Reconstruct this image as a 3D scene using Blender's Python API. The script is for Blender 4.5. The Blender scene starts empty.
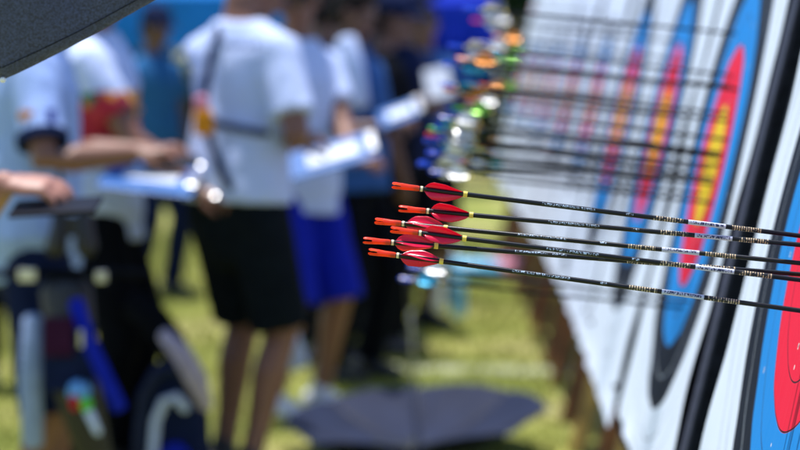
import bpy, bmesh, math, random
import numpy as np
from mathutils import Vector, Matrix, noise
random.seed(7)
rng = np.random.default_rng(7)
scn = bpy.context.scene
COL = scn.collection
PI = math.pi

# ------------------------------------------------------------------ camera
CAM_H = 1.45
F_PX = 2140.0                       # focal length in units of 1/800 of the picture width
VX, VY = 512.0, 50.0                # where the row of targets vanishes
cam_d = bpy.data.cameras.new('camera')
cam = bpy.data.objects.new('camera', cam_d); COL.objects.link(cam)
cam.location = (0, 0, CAM_H); cam.rotation_euler = (PI/2, 0, 0)
cam_d.sensor_width = 36.0
cam_d.lens = F_PX/800*36
cam_d.shift_x = (400-VX)/800
cam_d.shift_y = -(225-VY)/800
cam_d.clip_start = .05; cam_d.clip_end = 2000
cam_d.dof.use_dof = True
cam_d.dof.focus_distance = 2.53
cam_d.dof.aperture_fstop = 3.3
scn.camera = cam

# ------------------------------------------------------------------ sky and sun
SUN = Vector((-.11, .12, .985)).normalized()     # direction towards the sun
w = bpy.data.worlds.new('World'); scn.world = w; w.use_nodes = True
nt = w.node_tree
sky = nt.nodes.new('ShaderNodeTexSky'); sky.sky_type = 'NISHITA'; sky.sun_disc = False
sky.sun_elevation = math.asin(SUN.z)
sky.sun_rotation = math.atan2(SUN.x, SUN.y)
sky.air_density = 1.0; sky.dust_density = .4; sky.ozone_density = 3.5
bg = nt.nodes['Background']; bg.inputs['Strength'].default_value = .15
nt.links.new(sky.outputs[0], bg.inputs[0])
sd = bpy.data.lights.new('sun', 'SUN'); sd.energy = 5.0; sd.angle = math.radians(.53); sd.color = (1, .96, .92)
sun = bpy.data.objects.new('sun', sd); COL.objects.link(sun)
sun.rotation_euler = (-SUN).to_track_quat('-Z', 'Y').to_euler(); sun.location = (0, 0, 30)
scn.view_settings.view_transform = 'Standard'
scn.view_settings.look = 'None'
scn.view_settings.exposure = .5
scn.view_settings.gamma = 1
scn.view_settings.use_curve_mapping = False
scn.cycles.use_denoising = True
scn.cycles.max_bounces = 8

def at(px, py, Y):
    """a point Y metres up the row, from where it stands in the picture"""
    return Vector(((px-VX)*Y/F_PX, Y, CAM_H-(py-VY)*Y/F_PX))

# ------------------------------------------------------------------ materials
def new_mat(name):
    m = bpy.data.materials.new(name); m.use_nodes = True
    return m, m.node_tree, m.node_tree.nodes['Principled BSDF']

def mat(name, col, rough=.6, metal=0, var=.12, scale=30, bump=0, bscale=200, spec=.5, sheen=0, trans=0, coat=0):
    m, t, b = new_mat(name)
    b.inputs['Roughness'].default_value = rough
    b.inputs['Metallic'].default_value = metal
    b.inputs['Specular IOR Level'].default_value = spec
    b.inputs['Sheen Weight'].default_value = sheen
    b.inputs['Coat Weight'].default_value = coat
    tc = t.nodes.new('ShaderNodeTexCoord')
    n = t.nodes.new('ShaderNodeTexNoise'); n.inputs['Scale'].default_value = scale; n.inputs['Detail'].default_value = 4
    t.links.new(tc.outputs['Object'], n.inputs['Vector'])
    r = t.nodes.new('ShaderNodeValToRGB')
    r.color_ramp.elements[0].color = tuple(max(0, c*(1-var)) for c in col)+(1,)
    r.color_ramp.elements[1].color = tuple(min(1, c*(1+var)) for c in col)+(1,)
    r.color_ramp.elements[0].position = .3; r.color_ramp.elements[1].position = .7
    t.links.new(n.outputs['Fac'], r.inputs['Fac'])
    t.links.new(r.outputs['Color'], b.inputs['Base Color'])
    if bump:
        n2 = t.nodes.new('ShaderNodeTexNoise'); n2.inputs['Scale'].default_value = bscale; n2.inputs['Detail'].default_value = 3
        t.links.new(tc.outputs['Object'], n2.inputs['Vector'])
        bp = t.nodes.new('ShaderNodeBump'); bp.inputs['Strength'].default_value = bump; bp.inputs['Distance'].default_value = .01
        t.links.new(n2.outputs['Fac'], bp.inputs['Height']); t.links.new(bp.outputs['Normal'], b.inputs['Normal'])
    if trans:
        tr = t.nodes.new('ShaderNodeBsdfTranslucent'); t.links.new(r.outputs['Color'], tr.inputs['Color'])
        mx = t.nodes.new('ShaderNodeMixShader'); mx.inputs['Fac'].default_value = trans
        out = t.nodes['Material Output']
        t.links.new(b.outputs[0], mx.inputs[1]); t.links.new(tr.outputs[0], mx.inputs[2]); t.links.new(mx.outputs[0], out.inputs['Surface'])
    return m

M = {}
M['black_foam'] = mat('black_foam', (.012, .014, .024), .8, var=.3, scale=60, bump=.3, bscale=150, spec=.06)
M['grey_trim'] = mat('grey_trim', (.045, .05, .08), .7, var=.25, scale=40, spec=.1)
M['wood'] = mat('wood', (.20, .065, .020), .6, var=.4, scale=9, bump=.2, bscale=40)
M['sunlit_wood'] = mat('sunlit_wood', (.52, .30, .08), .6, var=.35, scale=9)  # same wood with sunlight put into its colour, for the lit legs
M['carbon'] = mat('carbon', (.004, .005, .009), .30, var=.3, scale=300, spec=.32)
M['dull_carbon'] = mat('dull_carbon', (.004, .005, .010), .6, var=.3, scale=300, spec=.12)
M['black_plastic'] = mat('black_plastic', (.006, .006, .010), .45)
M['phone_case'] = mat('phone_case', (.003, .005, .014), .5, spec=.12)
M['metal'] = mat('metal', (.55, .56, .58), .3, metal=1)
M['skin_brown'] = mat('skin_brown', (.20, .088, .055), .5, var=.15, scale=40)
M['skin_dark'] = mat('skin_dark', (.13, .058, .038), .5, var=.15, scale=40)
M['skin_mid'] = mat('skin_mid', (.34, .16, .12), .5, var=.12, scale=40)
M['skin_light'] = mat('skin_light', (.46, .24, .18), .5, var=.12, scale=40)
M['eye'] = mat('eye', (.05, .04, .04), .2)
M['lip'] = mat('lip', (.28, .09, .08), .45)
M['white_cloth'] = mat('white_cloth', (.50, .59, .84), .85, var=.05, bump=.35, bscale=14, spec=.06)
M['pale_blue_cloth'] = mat('pale_blue_cloth', (.32, .44, .76), .85, var=.06, bump=.35, bscale=14, spec=.06)
M['sky_blue_cloth'] = mat('sky_blue_cloth', (.13, .33, .68), .85, var=.08, bump=.3, bscale=14, spec=.06)
M['blue_cloth'] = mat('blue_cloth', (.03, .09, .26), .85, var=.1, bump=.3, bscale=14, spec=.06)
M['teal_cloth'] = mat('teal_cloth', (.03, .13, .30), .85, var=.2, bump=.3, bscale=14, spec=.06)
M['navy_cloth'] = mat('navy_cloth', (.008, .014, .05), .85, var=.2, bump=.3, bscale=14, spec=.06)
M['royal_cloth'] = mat('royal_cloth', (.008, .018, .36), .8, var=.12, bump=.3, bscale=14, spec=.06)
M['black_cloth'] = mat('black_cloth', (.003, .004, .007), .9, var=.2, bump=.3, bscale=14, spec=.06)
M['black_shorts'] = mat('black_shorts', (.005, .008, .013), .85, var=.3, bump=.3, bscale=14, spec=.06)
M['green_camo'] = mat('green_camo', (.03, .05, .045), .85, var=.5, scale=14, spec=.06)
M['red_cloth'] = mat('red_cloth', (.42, .015, .03), .8, spec=.06)
M['orange_cloth'] = mat('orange_cloth', (.72, .27, .02), .8, spec=.06)
M['yellow_plastic'] = mat('yellow_plastic', (.80, .56, .04), .45)
M['green_cloth'] = mat('green_cloth', (.01, .16, .10), .8, spec=.06)
M['hair'] = mat('hair', (.012, .009, .008), .55, bump=.5, bscale=120, spec=.06)
M['brown_cap'] = mat('brown_cap', (.09, .06, .045), .85, spec=.06)
M['navy_cap'] = mat('navy_cap', (.012, .018, .055), .85, spec=.06)
M['white_cap'] = mat('white_cap', (.7, .7, .74), .85, spec=.06)
M['shoe_black'] = mat('shoe_black', (.01, .01, .014), .5)
M['shoe_white'] = mat('shoe_white', (.6, .6, .62), .6)
M['paper'] = mat('paper', (.62, .68, .78), .55, var=.03)
M['blue_board'] = mat('blue_board', (.02, .12, .38), .35)
M['pink_plastic'] = mat('pink_plastic', (.65, .22, .30), .5)
M['white_plastic'] = mat('white_plastic', (.78, .79, .80), .4, var=.04)
M['cyan_plastic'] = mat('cyan_plastic', (.14, .45, .70), .45)
M['blue_tarp'] = mat('blue_tarp', (.03, .30, .78), .5, var=.12, scale=3, trans=.45, spec=.06)
M['royal_tarp'] = mat('royal_tarp', (.008, .035, .50), .5, var=.15, scale=3, trans=.35, spec=.06)
M['bark'] = mat('bark', (.10, .07, .05), .9, var=.3, bump=.4, bscale=20, spec=.06)
M['leaf_dark'] = mat('leaf_dark', (.012, .030, .014), .6, var=.4, scale=4, trans=.2, spec=.06)
M['chalk'] = mat('chalk', (.34, .36, .22), .9, var=.2, scale=25)
M['grey_lining'] = mat('grey_lining', (.012, .018, .044), .7, var=.2, scale=8, spec=.15)

def plastic(name, col, rough=.25, trans=.35, foil=0):
    m, t, b = new_mat(name)
    b.inputs['Base Color'].default_value = col+(1,)
    b.inputs['Roughness'].default_value = rough
    b.inputs['Metallic'].default_value = foil
    b.inputs['Specular IOR Level'].default_value = 1.0 if name != 'vane_red' else .7
    tc = t.nodes.new('ShaderNodeTexCoord')
    n = t.nodes.new('ShaderNodeTexNoise'); n.inputs['Scale'].default_value = 160
    t.links.new(tc.outputs['Object'], n.inputs['Vector'])
    mp = t.nodes.new('ShaderNodeMapRange'); mp.inputs[3].default_value = rough*.7; mp.inputs[4].default_value = rough*1.5
    t.links.new(n.outputs['Fac'], mp.inputs[0]); t.links.new(mp.outputs[0], b.inputs['Roughness'])
    tr = t.nodes.new('ShaderNodeBsdfTranslucent'); tr.inputs['Color'].default_value = col+(1,)
    mx = t.nodes.new('ShaderNodeMixShader'); mx.inputs['Fac'].default_value = trans
    t.links.new(b.outputs[0], mx.inputs[1]); t.links.new(tr.outputs[0], mx.inputs[2])
    t.links.new(mx.outputs[0], t.nodes['Material Output'].inputs['Surface'])
    return m
M['nock_red'] = plastic('nock_red', (.98, .075, .012), .17, .5)
M['vane_red'] = plastic('vane_red', (.85, .012, .085), .22, .45)
M['nock_blue'] = plastic('nock_blue', (.02, .14, .85), .2, .5)
M['nock_green'] = plastic('nock_green', (.15, .75, .05), .2, .5)
M['nock_orange'] = plastic('nock_orange', (.95, .28, .03), .2, .5)
M['nock_pink'] = plastic('nock_pink', (.90, .10, .25), .2, .5)
M['vane_white'] = plastic('vane_white', (.90, .91, .94), .24, .2, .45)
M['vane_green'] = plastic('vane_green', (.30, .70, .10), .24, .2, .45)
M['vane_yellow'] = plastic('vane_yellow', (.85, .78, .05), .24, .2, .45)
M['vane_orange'] = plastic('vane_orange', (.90, .33, .05), .24, .2, .45)
M['vane_cyan'] = plastic('vane_cyan', (.05, .50, .80), .24, .2, .45)
M['vane_pink'] = plastic('vane_pink', (.85, .22, .35), .24, .2, .45)
M['band_yellow'] = mat('band_yellow', (.82, .62, .10), .4)
M['band_pale'] = mat('band_pale', (.75, .66, .42), .4)

def math_node(t, op, a, b=None):
    n = t.nodes.new('ShaderNodeMath'); n.operation = op
    for i, v in enumerate((a, b)):
        if v is None: continue
        if isinstance(v, (int, float)): n.inputs[i].default_value = v
        else: t.links.new(v, n.inputs[i])
    return n.outputs[0]

def face_material():
    m, t, b = new_mat('printed_target_paper')
    tc = t.nodes.new('ShaderNodeTexCoord')
    sep = t.nodes.new('ShaderNodeSeparateXYZ'); t.links.new(tc.outputs['UV'], sep.inputs[0])
    # UV carries metres from the centre, + .7
    u = math_node(t, 'SUBTRACT', sep.outputs[0], .7); v = math_node(t, 'SUBTRACT', sep.outputs[1], .7)
    r = math_node(t, 'SQRT', math_node(t, 'ADD', math_node(t, 'MULTIPLY', u, u), math_node(t, 'MULTIPLY', v, v)))
    ramp = t.nodes.new('ShaderNodeValToRGB'); cr = ramp.color_ramp; cr.interpolation = 'CONSTANT'
    stops = [(0, (.86, .58, .015)), (.2, (.80, .012, .05)), (.4, (.012, .235, .66)), (.6, (.006, .009, .022)), (.8, (.66, .73, .86)), (1.0, (.66, .73, .86))]
    while len(cr.elements) < 5: cr.elements.new(.5)
    for e, (p, c) in zip(cr.elements, stops): e.position = p; e.color = c+(1,)
    t.links.new(math_node(t, 'DIVIDE', r, .61), ramp.inputs['Fac'])
    # scoring lines between the ten zones
    k = math_node(t, 'DIVIDE', r, .061)
    fr = math_node(t, 'ABSOLUTE', math_node(t, 'SUBTRACT', math_node(t, 'FRACT', math_node(t, 'ADD', k, .5)), .5))
    line = math_node(t, 'LESS_THAN', fr, .018)
    inside = math_node(t, 'LESS_THAN', r, .616)
    line = math_node(t, 'MULTIPLY', line, inside)
    inblack = math_node(t, 'MULTIPLY', math_node(t, 'GREATER_THAN', r, .38), math_node(t, 'LESS_THAN', r, .475))
    lc = t.nodes.new('ShaderNodeMix'); lc.data_type = 'RGBA'
    lc.inputs['A'].default_value = (.03, .01, .02, 1); lc.inputs['B'].default_value = (.45, .5, .58, 1)
    t.links.new(inblack, lc.inputs['Factor'])
    mx = t.nodes.new('ShaderNodeMix'); mx.data_type = 'RGBA'
    t.links.new(line, mx.inputs['Factor']); t.links.new(ramp.outputs[0], mx.inputs['A']); t.links.new(lc.outputs['Result'], mx.inputs['B'])
    # torn arrow holes
    vo = t.nodes.new('ShaderNodeTexVoronoi'); vo.inputs['Scale'].default_value = 19; vo.inputs['Randomness'].default_value = 1
    t.links.new(tc.outputs['UV'], vo.inputs['Vector'])
    hole = math_node(t, 'LESS_THAN', vo.outputs['Distance'], .050)
    rim = math_node(t, 'LESS_THAN', vo.outputs['Distance'], .085)
    m2 = t.nodes.new('ShaderNodeMix'); m2.data_type = 'RGBA'; m2.inputs['B'].default_value = (.75, .7, .7, 1)
    sel = t.nodes.new('ShaderNodeSeparateColor'); t.links.new(vo.outputs['Color'], sel.inputs[0])
    near = math_node(t, 'LESS_THAN', math_node(t, 'ADD', r, math_node(t, 'MULTIPLY', sel.outputs[0], .42)), .52)
    t.links.new(math_node(t, 'MULTIPLY', rim, near), m2.inputs['Factor']); t.links.new(mx.outputs['Result'], m2.inputs['A'])
    m3 = t.nodes.new('ShaderNodeMix'); m3.data_type = 'RGBA'; m3.inputs['B'].default_value = (.02, .02, .02, 1)
    t.links.new(math_node(t, 'MULTIPLY', hole, near), m3.inputs['Factor']); t.links.new(m2.outputs['Result'], m3.inputs['A'])
    t.links.new(m3.outputs['Result'], b.inputs['Base Color'])
    b.inputs['Roughness'].default_value = .6
    b.inputs['Specular IOR Level'].default_value = .12
    # creases running up the paper
    mp = t.nodes.new('ShaderNodeMapping'); mp.inputs['Scale'].default_value = (26, 2.2, 1)
    t.links.new(tc.outputs['UV'], mp.inputs['Vector'])
    n = t.nodes.new('ShaderNodeTexNoise'); n.inputs['Scale'].default_value = 1; n.inputs['Detail'].default_value = 5
    n.inputs['Distortion'].default_value = .6
    t.links.new(mp.outputs[0], n.inputs['Vector'])
    bp = t.nodes.new('ShaderNodeBump'); bp.inputs['Strength'].default_value = .35; bp.inputs['Distance'].default_value = .006
    t.links.new(n.outputs['Fac'], bp.inputs['Height']); t.links.new(bp.outputs[0], b.inputs['Normal'])
    return m
M['face'] = face_material()

def print_material(name, kind):
    """printing along an arrow shaft; local X runs along the shaft"""
    m, t, b = new_mat(name)
    tc = t.nodes.new('ShaderNodeTexCoord')
    mp = t.nodes.new('ShaderNodeMapping')
    t.links.new(tc.outputs['Object'], mp.inputs['Vector'])
    n = t.nodes.new('ShaderNodeTexNoise'); n.noise_dimensions = '4D'
    oi = t.nodes.new('ShaderNodeObjectInfo'); t.links.new(math_node(t, 'MULTIPLY', oi.outputs['Random'], 60), n.inputs['W'])
    t.links.new(mp.outputs[0], n.inputs['Vector'])
    n.inputs['Scale'].default_value = 1; n.inputs['Detail'].default_value = 1
    sep = t.nodes.new('ShaderNodeSeparateXYZ'); t.links.new(tc.outputs['Object'], sep.inputs[0])
    mx = t.nodes.new('ShaderNodeMix'); mx.data_type = 'RGBA'
    if kind == 'label':
        mp.inputs['Scale'].default_value = (900, 500, 420)
        mid = math_node(t, 'LESS_THAN', math_node(t, 'ABSOLUTE', sep.outputs[2]), .0016)
        f = math_node(t, 'MULTIPLY', math_node(t, 'GREATER_THAN', n.outputs['Fac'], .47), mid)
        inn = math_node(t, 'LESS_THAN', math_node(t, 'ABSOLUTE', sep.outputs[0]), .021)
        f = math_node(t, 'MULTIPLY', f, inn)
        mx.inputs['A'].default_value = (.52, .58, .72, 1); mx.inputs['B'].default_value = (.02, .025, .09, 1)
    elif kind == 'ticks':
        mp.inputs['Scale'].default_value = (420, 160, 300)
        wv = math_node(t, 'FRACT', math_node(t, 'MULTIPLY', sep.outputs[0], 330))
        f = math_node(t, 'MULTIPLY', math_node(t, 'GREATER_THAN', wv, .52), math_node(t, 'GREATER_THAN', n.outputs['Fac'], .47))
        mx.inputs['A'].default_value = (.008, .009, .012, 1); mx.inputs['B'].default_value = (.52, .42, .26, 1)
    else:
        mp.inputs['Scale'].default_value = (800, 300, 500)
        mid = math_node(t, 'LESS_THAN', math_node(t, 'ABSOLUTE', math_node(t, 'ADD', sep.outputs[2], -.0003)), .0013)
        f = math_node(t, 'MULTIPLY', math_node(t, 'GREATER_THAN', n.outputs['Fac'], .55), mid)
        mx.inputs['A'].default_value = (.008, .009, .012, 1); mx.inputs['B'].default_value = (.45, .58, .75, 1)
    t.links.new(f, mx.inputs['Factor']); t.links.new(mx.outputs['Result'], b.inputs['Base Color'])
    b.inputs['Roughness'].default_value = .3
    return m
M['label'] = print_material('shaft_label_print', 'label')
M['ticks'] = print_material('shaft_gold_marks', 'ticks')
M['script'] = print_material('shaft_silver_script', 'script')

def umbrella_material():
    m, t, b = new_mat('woven_navy_nylon')
    tc = t.nodes.new('ShaderNodeTexCoord')
    n = t.nodes.new('ShaderNodeTexNoise'); n.inputs['Scale'].default_value = 420; n.inputs['Detail'].default_value = 3
    t.links.new(tc.outputs['Object'], n.inputs['Vector'])
    n3 = t.nodes.new('ShaderNodeTexNoise'); n3.inputs['Scale'].default_value = 14; n3.inputs['Detail'].default_value = 4
    t.links.new(tc.outputs['Object'], n3.inputs['Vector'])
    r = t.nodes.new('ShaderNodeValToRGB')
    r.color_ramp.elements[0].position = .35; r.color_ramp.elements[0].color = (.009, .014, .045, 1)
    r.color_ramp.elements[1].position = .7; r.color_ramp.elements[1].color = (.045, .064, .165, 1)
    t.links.new(n.outputs['Fac'], r.inputs['Fac']); t.links.new(r.outputs[0], b.inputs['Base Color'])
    b.inputs['Roughness'].default_value = .6; b.inputs['Sheen Weight'].default_value = .4
    add = math_node(t, 'ADD', math_node(t, 'MULTIPLY', n.outputs['Fac'], .15), n3.outputs['Fac'])
    bp = t.nodes.new('ShaderNodeBump'); bp.inputs['Strength'].default_value = .5; bp.inputs['Distance'].default_value = .008
    t.links.new(add, bp.inputs['Height']); t.links.new(bp.outputs[0], b.inputs['Normal'])
    return m
M['umbrella'] = umbrella_material()

def grass_material():
    m, t, b = new_mat('field_grass')
    tc = t.nodes.new('ShaderNodeTexCoord')
    n1 = t.nodes.new('ShaderNodeTexNoise'); n1.inputs['Scale'].default_value = .9; n1.inputs['Detail'].default_value = 6
    n2 = t.nodes.new('ShaderNodeTexNoise'); n2.inputs['Scale'].default_value = 30; n2.inputs['Detail'].default_value = 6
    for n in (n1, n2): t.links.new(tc.outputs['Object'], n.inputs['Vector'])
    r = t.nodes.new('ShaderNodeValToRGB'); cr = r.color_ramp
    cr.elements[0].position = .38; cr.elements[0].color = (.18, .215, .05, 1)
    cr.elements[1].position = .68; cr.elements[1].color = (.42, .38, .19, 1)
    e = cr.elements.new(.52); e.color = (.28, .29, .085, 1)
    t.links.new(n1.outputs['Fac'], r.inputs['Fac'])
    r2 = t.nodes.new('ShaderNodeValToRGB'); r2.color_ramp.elements[0].color = (.55, .55, .5, 1); r2.color_ramp.elements[1].color = (1.25, 1.25, 1.1, 1)
    r2.color_ramp.elements[0].position = .3; r2.color_ramp.elements[1].position = .7
    t.links.new(n2.outputs['Fac'], r2.inputs['Fac'])
    mx = t.nodes.new('ShaderNodeMix'); mx.data_type = 'RGBA'; mx.blend_type = 'MULTIPLY'; mx.inputs['Factor'].default_value = 1
    t.links.new(r.outputs[0], mx.inputs['A']); t.links.new(r2.outputs[0], mx.inputs['B'])
    t.links.new(mx.outputs['Result'], b.inputs['Base Color'])
    b.inputs['Roughness'].default_value = .9; b.inputs['Specular IOR Level'].default_value = .1
    bp = t.nodes.new('ShaderNodeBump'); bp.inputs['Strength'].default_value = .6; bp.inputs['Distance'].default_value = .03
    t.links.new(n2.outputs['Fac'], bp.inputs['Height']); t.links.new(bp.outputs[0], b.inputs['Normal'])
    return m
M['grass'] = grass_material()
M['blade'] = mat('grass_blade', (.25, .26, .06), .7, var=.5, scale=3, trans=.35, spec=.06)

# ------------------------------------------------------------------ mesh helpers
class MB:
    def __init__(s): s.v = []; s.f = []; s.uv = None
    def box(s, c, size, R=None):
        c = Vector(c); i = len(s.v)
        for x in (-.5, .5):
            for y in (-.5, .5):
                for z in (-.5, .5):
                    p = Vector((x*size[0], y*size[1], z*size[2]))
                    if R is not None: p = R @ p
                    s.v.append(c+p)
        for q in ((0,1,3,2),(4,6,7,5),(0,4,5,1),(2,3,7,6),(0,2,6,4),(1,5,7,3)): s.f.append(tuple(i+k for k in q))
        return s
    def loft(s, rings, close=True):
        i0 = len(s.v); n = len(rings[0])
        for r in rings: s.v.extend(r)
        for k in range(len(rings)-1):
            for j in range(n):
                a = i0+k*n+j; b = i0+k*n+(j+1) % n
                s.f.append((a, b, b+n, a+n))
        if close:
            s.f.append(tuple(i0+j for j in range(n))[::-1])
            s.f.append(tuple(i0+(len(rings)-1)*n+j for j in range(n)))
        return s
    def tube(s, pts, rad, n=10, flat=None, up=None, caps=True):
        """tube along pts; rad per point (number, or (a,b) for an ellipse whose a axis lies along up x dir)"""
        pts = [Vector(p) for p in pts]
        if not isinstance(rad, (list, tuple)): rad = [rad]*len(pts)
        P, R, = [], []
        for p, r in zip(pts, rad):
            P.append(p); R.append(r if isinstance(r, tuple) else (r, r))
        if caps:       # rounded ends
            d0 = (P[0]-P[1]).normalized(); d1 = (P[-1]-P[-2]).normalized()
            r0, r1 = R[0], R[-1]; m0, m1 = min(r0), min(r1)
            P = [P[0]+d0*m0*.95, P[0]+d0*m0*.7]+P+[P[-1]+d1*m1*.7, P[-1]+d1*m1*.95]
            R = [(r0[0]*.3, r0[1]*.3), (r0[0]*.72, r0[1]*.72)]+R+[(r1[0]*.72, r1[1]*.72), (r1[0]*.3, r1[1]*.3)]
        rings = []
        ref = Vector(up) if up is not None else None
        last = None
        for k, p in enumerate(P):
            d = (P[min(k+1, len(P)-1)]-P[max(k-1, 0)]).normalized()
            if ref is not None: a = ref.cross(d)
            elif last is not None: a = last-d*last.dot(d)
            else: a = d.orthogonal()
            if a.length < 1e-6: a = d.orthogonal()
            a.normalize(); last = a; b = d.cross(a)
            rings.append([p+a*(R[k][0]*math.cos(2*PI*j/n))+b*(R[k][1]*math.sin(2*PI*j/n)) for j in range(n)])
        return s.loft(rings)
    def ball(s, c, r, R=None, n=14, m=9):
        c = Vector(c); r = r if isinstance(r, (tuple, list)) else (r, r, r)
        rings = []
        for k in range(1, m):
            th = PI*k/m
            ring = []
            for j in range(n):
                p = Vector((r[0]*math.sin(th)*math.cos(2*PI*j/n), r[1]*math.sin(th)*math.sin(2*PI*j/n), -r[2]*math.cos(th)))
                if R is not None: p = R @ p
                ring.append(c+p)
            rings.append(ring)
        return s.loft(rings)
    def disc_prism(s, poly, off):
        """a flat outline (list of Vectors) given thickness by the vector off"""
        i = len(s.v); n = len(poly); off = Vector(off)
        s.v.extend([Vector(p) for p in poly]); s.v.extend([Vector(p)+off for p in poly])
        s.f.append(tuple(range(i, i+n))[::-1]); s.f.append(tuple(range(i+n, i+2*n)))
        for j in range(n): s.f.append((i+j, i+(j+1) % n, i+n+(j+1) % n, i+n+j))
        return s
    def mesh(s, name):
        me = bpy.data.meshes.new(name); me.from_pydata([tuple(v) for v in s.v], [], s.f); me.update(); return me
    def build(s, name, m, parent=None, smooth=True, bevel=0, fix=True):
        me = s.mesh(name)
        if fix:
            bm = bmesh.new(); bm.from_mesh(me); bmesh.ops.recalc_face_normals(bm, faces=bm.faces); bm.to_mesh(me); bm.free()
        o = bpy.data.objects.new(name, me); COL.objects.link(o)
        me.materials.append(m)
        if smooth: me.polygons.foreach_set('use_smooth', [True]*len(me.polygons)); 
        if bevel:
            md = o.modifiers.new('bevel', 'BEVEL'); md.width = bevel; md.segments = 2; md.limit_method = 'ANGLE'
        if smooth:
            try: me.set_sharp_from_angle(angle=math.radians(40))
            except Exception: pass
        if parent: o.parent = parent
        return o

def tag(o, label=None, cat=None, group=None, kind=None):
    if label: o['label'] = label
    if cat: o['category'] = cat
    if group: o['group'] = group
    if kind: o['kind'] = kind
    return o
def thing(name, label, cat, loc=(0,0,0), group=None, rot=None):
    o = bpy.data.objects.new(name, None); COL.objects.link(o)
    o.location = loc; o.empty_display_size = .1
    if rot is not None: o.rotation_euler = rot
    return tag(o, label, cat, group)
def copy_tree(o, parent=None):
    c = o.copy(); COL.objects.link(c)
    if parent: c.parent = parent
    for ch in list(o.children): copy_tree(ch, c)
    return c
def remeshed(o, voxel, smooth=4, disp=0):
    """join the overlapping volumes of o into one continuous surface"""
    md = o.modifiers.new('r', 'REMESH'); md.mode = 'VOXEL'; md.voxel_size = voxel; md.use_smooth_shade = True
    sm = o.modifiers.new('s', 'SMOOTH'); sm.factor = .5; sm.iterations = smooth
    dg = bpy.context.evaluated_depsgraph_get()
    me = bpy.data.meshes.new_from_object(o.evaluated_get(dg))
    o.modifiers.clear(); old = o.data; mats = [m for m in old.materials]
    me.name = o.name; o.data = me; bpy.data.meshes.remove(old)
    me.materials.clear()
    for m in mats: me.materials.append(m)
    if disp:
        n = len(me.vertices); co = np.empty(n*3, 'f'); me.vertices.foreach_get('co', co); co = co.reshape(-1, 3)
        no = np.array([v.normal[:] for v in me.vertices], 'f')
        d = np.array([noise.noise(Vector((c[0]*9, c[1]*9, c[2]*5)))+.5*noise.noise(Vector((c[0]*20+5, c[1]*20, c[2]*12))) for c in co], 'f')
        co += no*(d*disp)[:, None]
        me.vertices.foreach_set('co', co.ravel()); me.update()
    me.polygons.foreach_set('use_smooth', [True]*len(me.polygons))
    return o

# ------------------------------------------------------------------ ground
g = MB(); N = 40
g.v = [Vector((x, y, 0)) for y in (-60, 0, 30, 120, 900) for x in (-500, -20, 20, 500)]
for r in range(4):
    for c in range(3): g.f.append((r*4+c, r*4+c+1, r*4+c+5, r*4+c+4))
tag(g.build('grass_field', M['grass'], smooth=False, fix=False), 'sunlit yellow green grass of the archery field', 'ground', kind='structure')
# short blades
nb = 60000
bx_ = rng.uniform(-3.2, 2.2, nb); by_ = rng.uniform(6.3, 17, nb)
ang = rng.uniform(0, 2*PI, nb); hh = rng.uniform(.02, .055, nb); wd = rng.uniform(.003, .006, nb)
lx = rng.normal(0, .02, nb); ly = rng.normal(0, .02, nb)
V = np.zeros((nb, 3, 3)); ca, sa = np.cos(ang)*wd, np.sin(ang)*wd
V[:, 0] = np.stack([bx_-ca, by_-sa, np.zeros(nb)], 1); V[:, 1] = np.stack([bx_+ca, by_+sa, np.zeros(nb)], 1)
V[:, 2] = np.stack([bx_+lx, by_+ly, hh], 1)
me = bpy.data.meshes.new('grass'); me.from_pydata(V.reshape(-1, 3).tolist(), [], np.arange(nb*3).reshape(-1, 3).tolist())
me.materials.append(M['blade'])
go = bpy.data.objects.new('grass', me); COL.objects.link(go); tag(go, 'short dry grass blades over the field', 'grass', kind='stuff')
ln = MB(); ln.v = [Vector(p) for p in ((-.72, 9.65, .004), (.9, 9.45, .004), (.9, 9.68, .004), (-.72, 9.90, .004))]; ln.f = [(0, 1, 2, 3)]
tag(ln.build('painted_line', M['chalk'], smooth=False), 'faded white line chalked across the grass', 'line', kind='structure')

# ------------------------------------------------------------------ targets
TAN = .25; LEAN = math.atan(TAN)
BW, BT = 1.42, .14
def face_grid(seed, W=1.225, nu=90, nv=60, big=1.0):
    vs, fs, uv = [], [], []
    for j in range(nv+1):
        for i in range(nu+1):
            a = -W/2+W*i/nu; b = -W/2+W*j/nv
            d = .0034*noise.noise(Vector((a*6+seed*9, b*2.2, seed)))+.0010*noise.noise(Vector((a*19+seed, b*3.5, seed*2)))
            eg = max(0, (max(abs(a), abs(b))-(W/2-.085))/.085)
            d += .011*eg*eg*(.5+noise.noise(Vector((a*5, b*4.5, seed*3))))
            vs.append((-.0052-d, a, b)); uv.append((a*big+.7, b*big+.7))
    for j in range(nv):
        for i in range(nu):
            k = j*(nu+1)+i; fs.append((k, k+nu+1, k+nu+2, k+1))
    me = bpy.data.meshes.new('target_face'); me.from_pydata(vs, [], fs)
    ul = me.uv_layers.new(name='UVMap')
    for lp in me.loops: ul.data[lp.index].uv = uv[lp.vertex_index]
    me.polygons.foreach_set('use_smooth', [True]*len(me.polygons))
    me.materials.append(M['face'])
    return me

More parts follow.
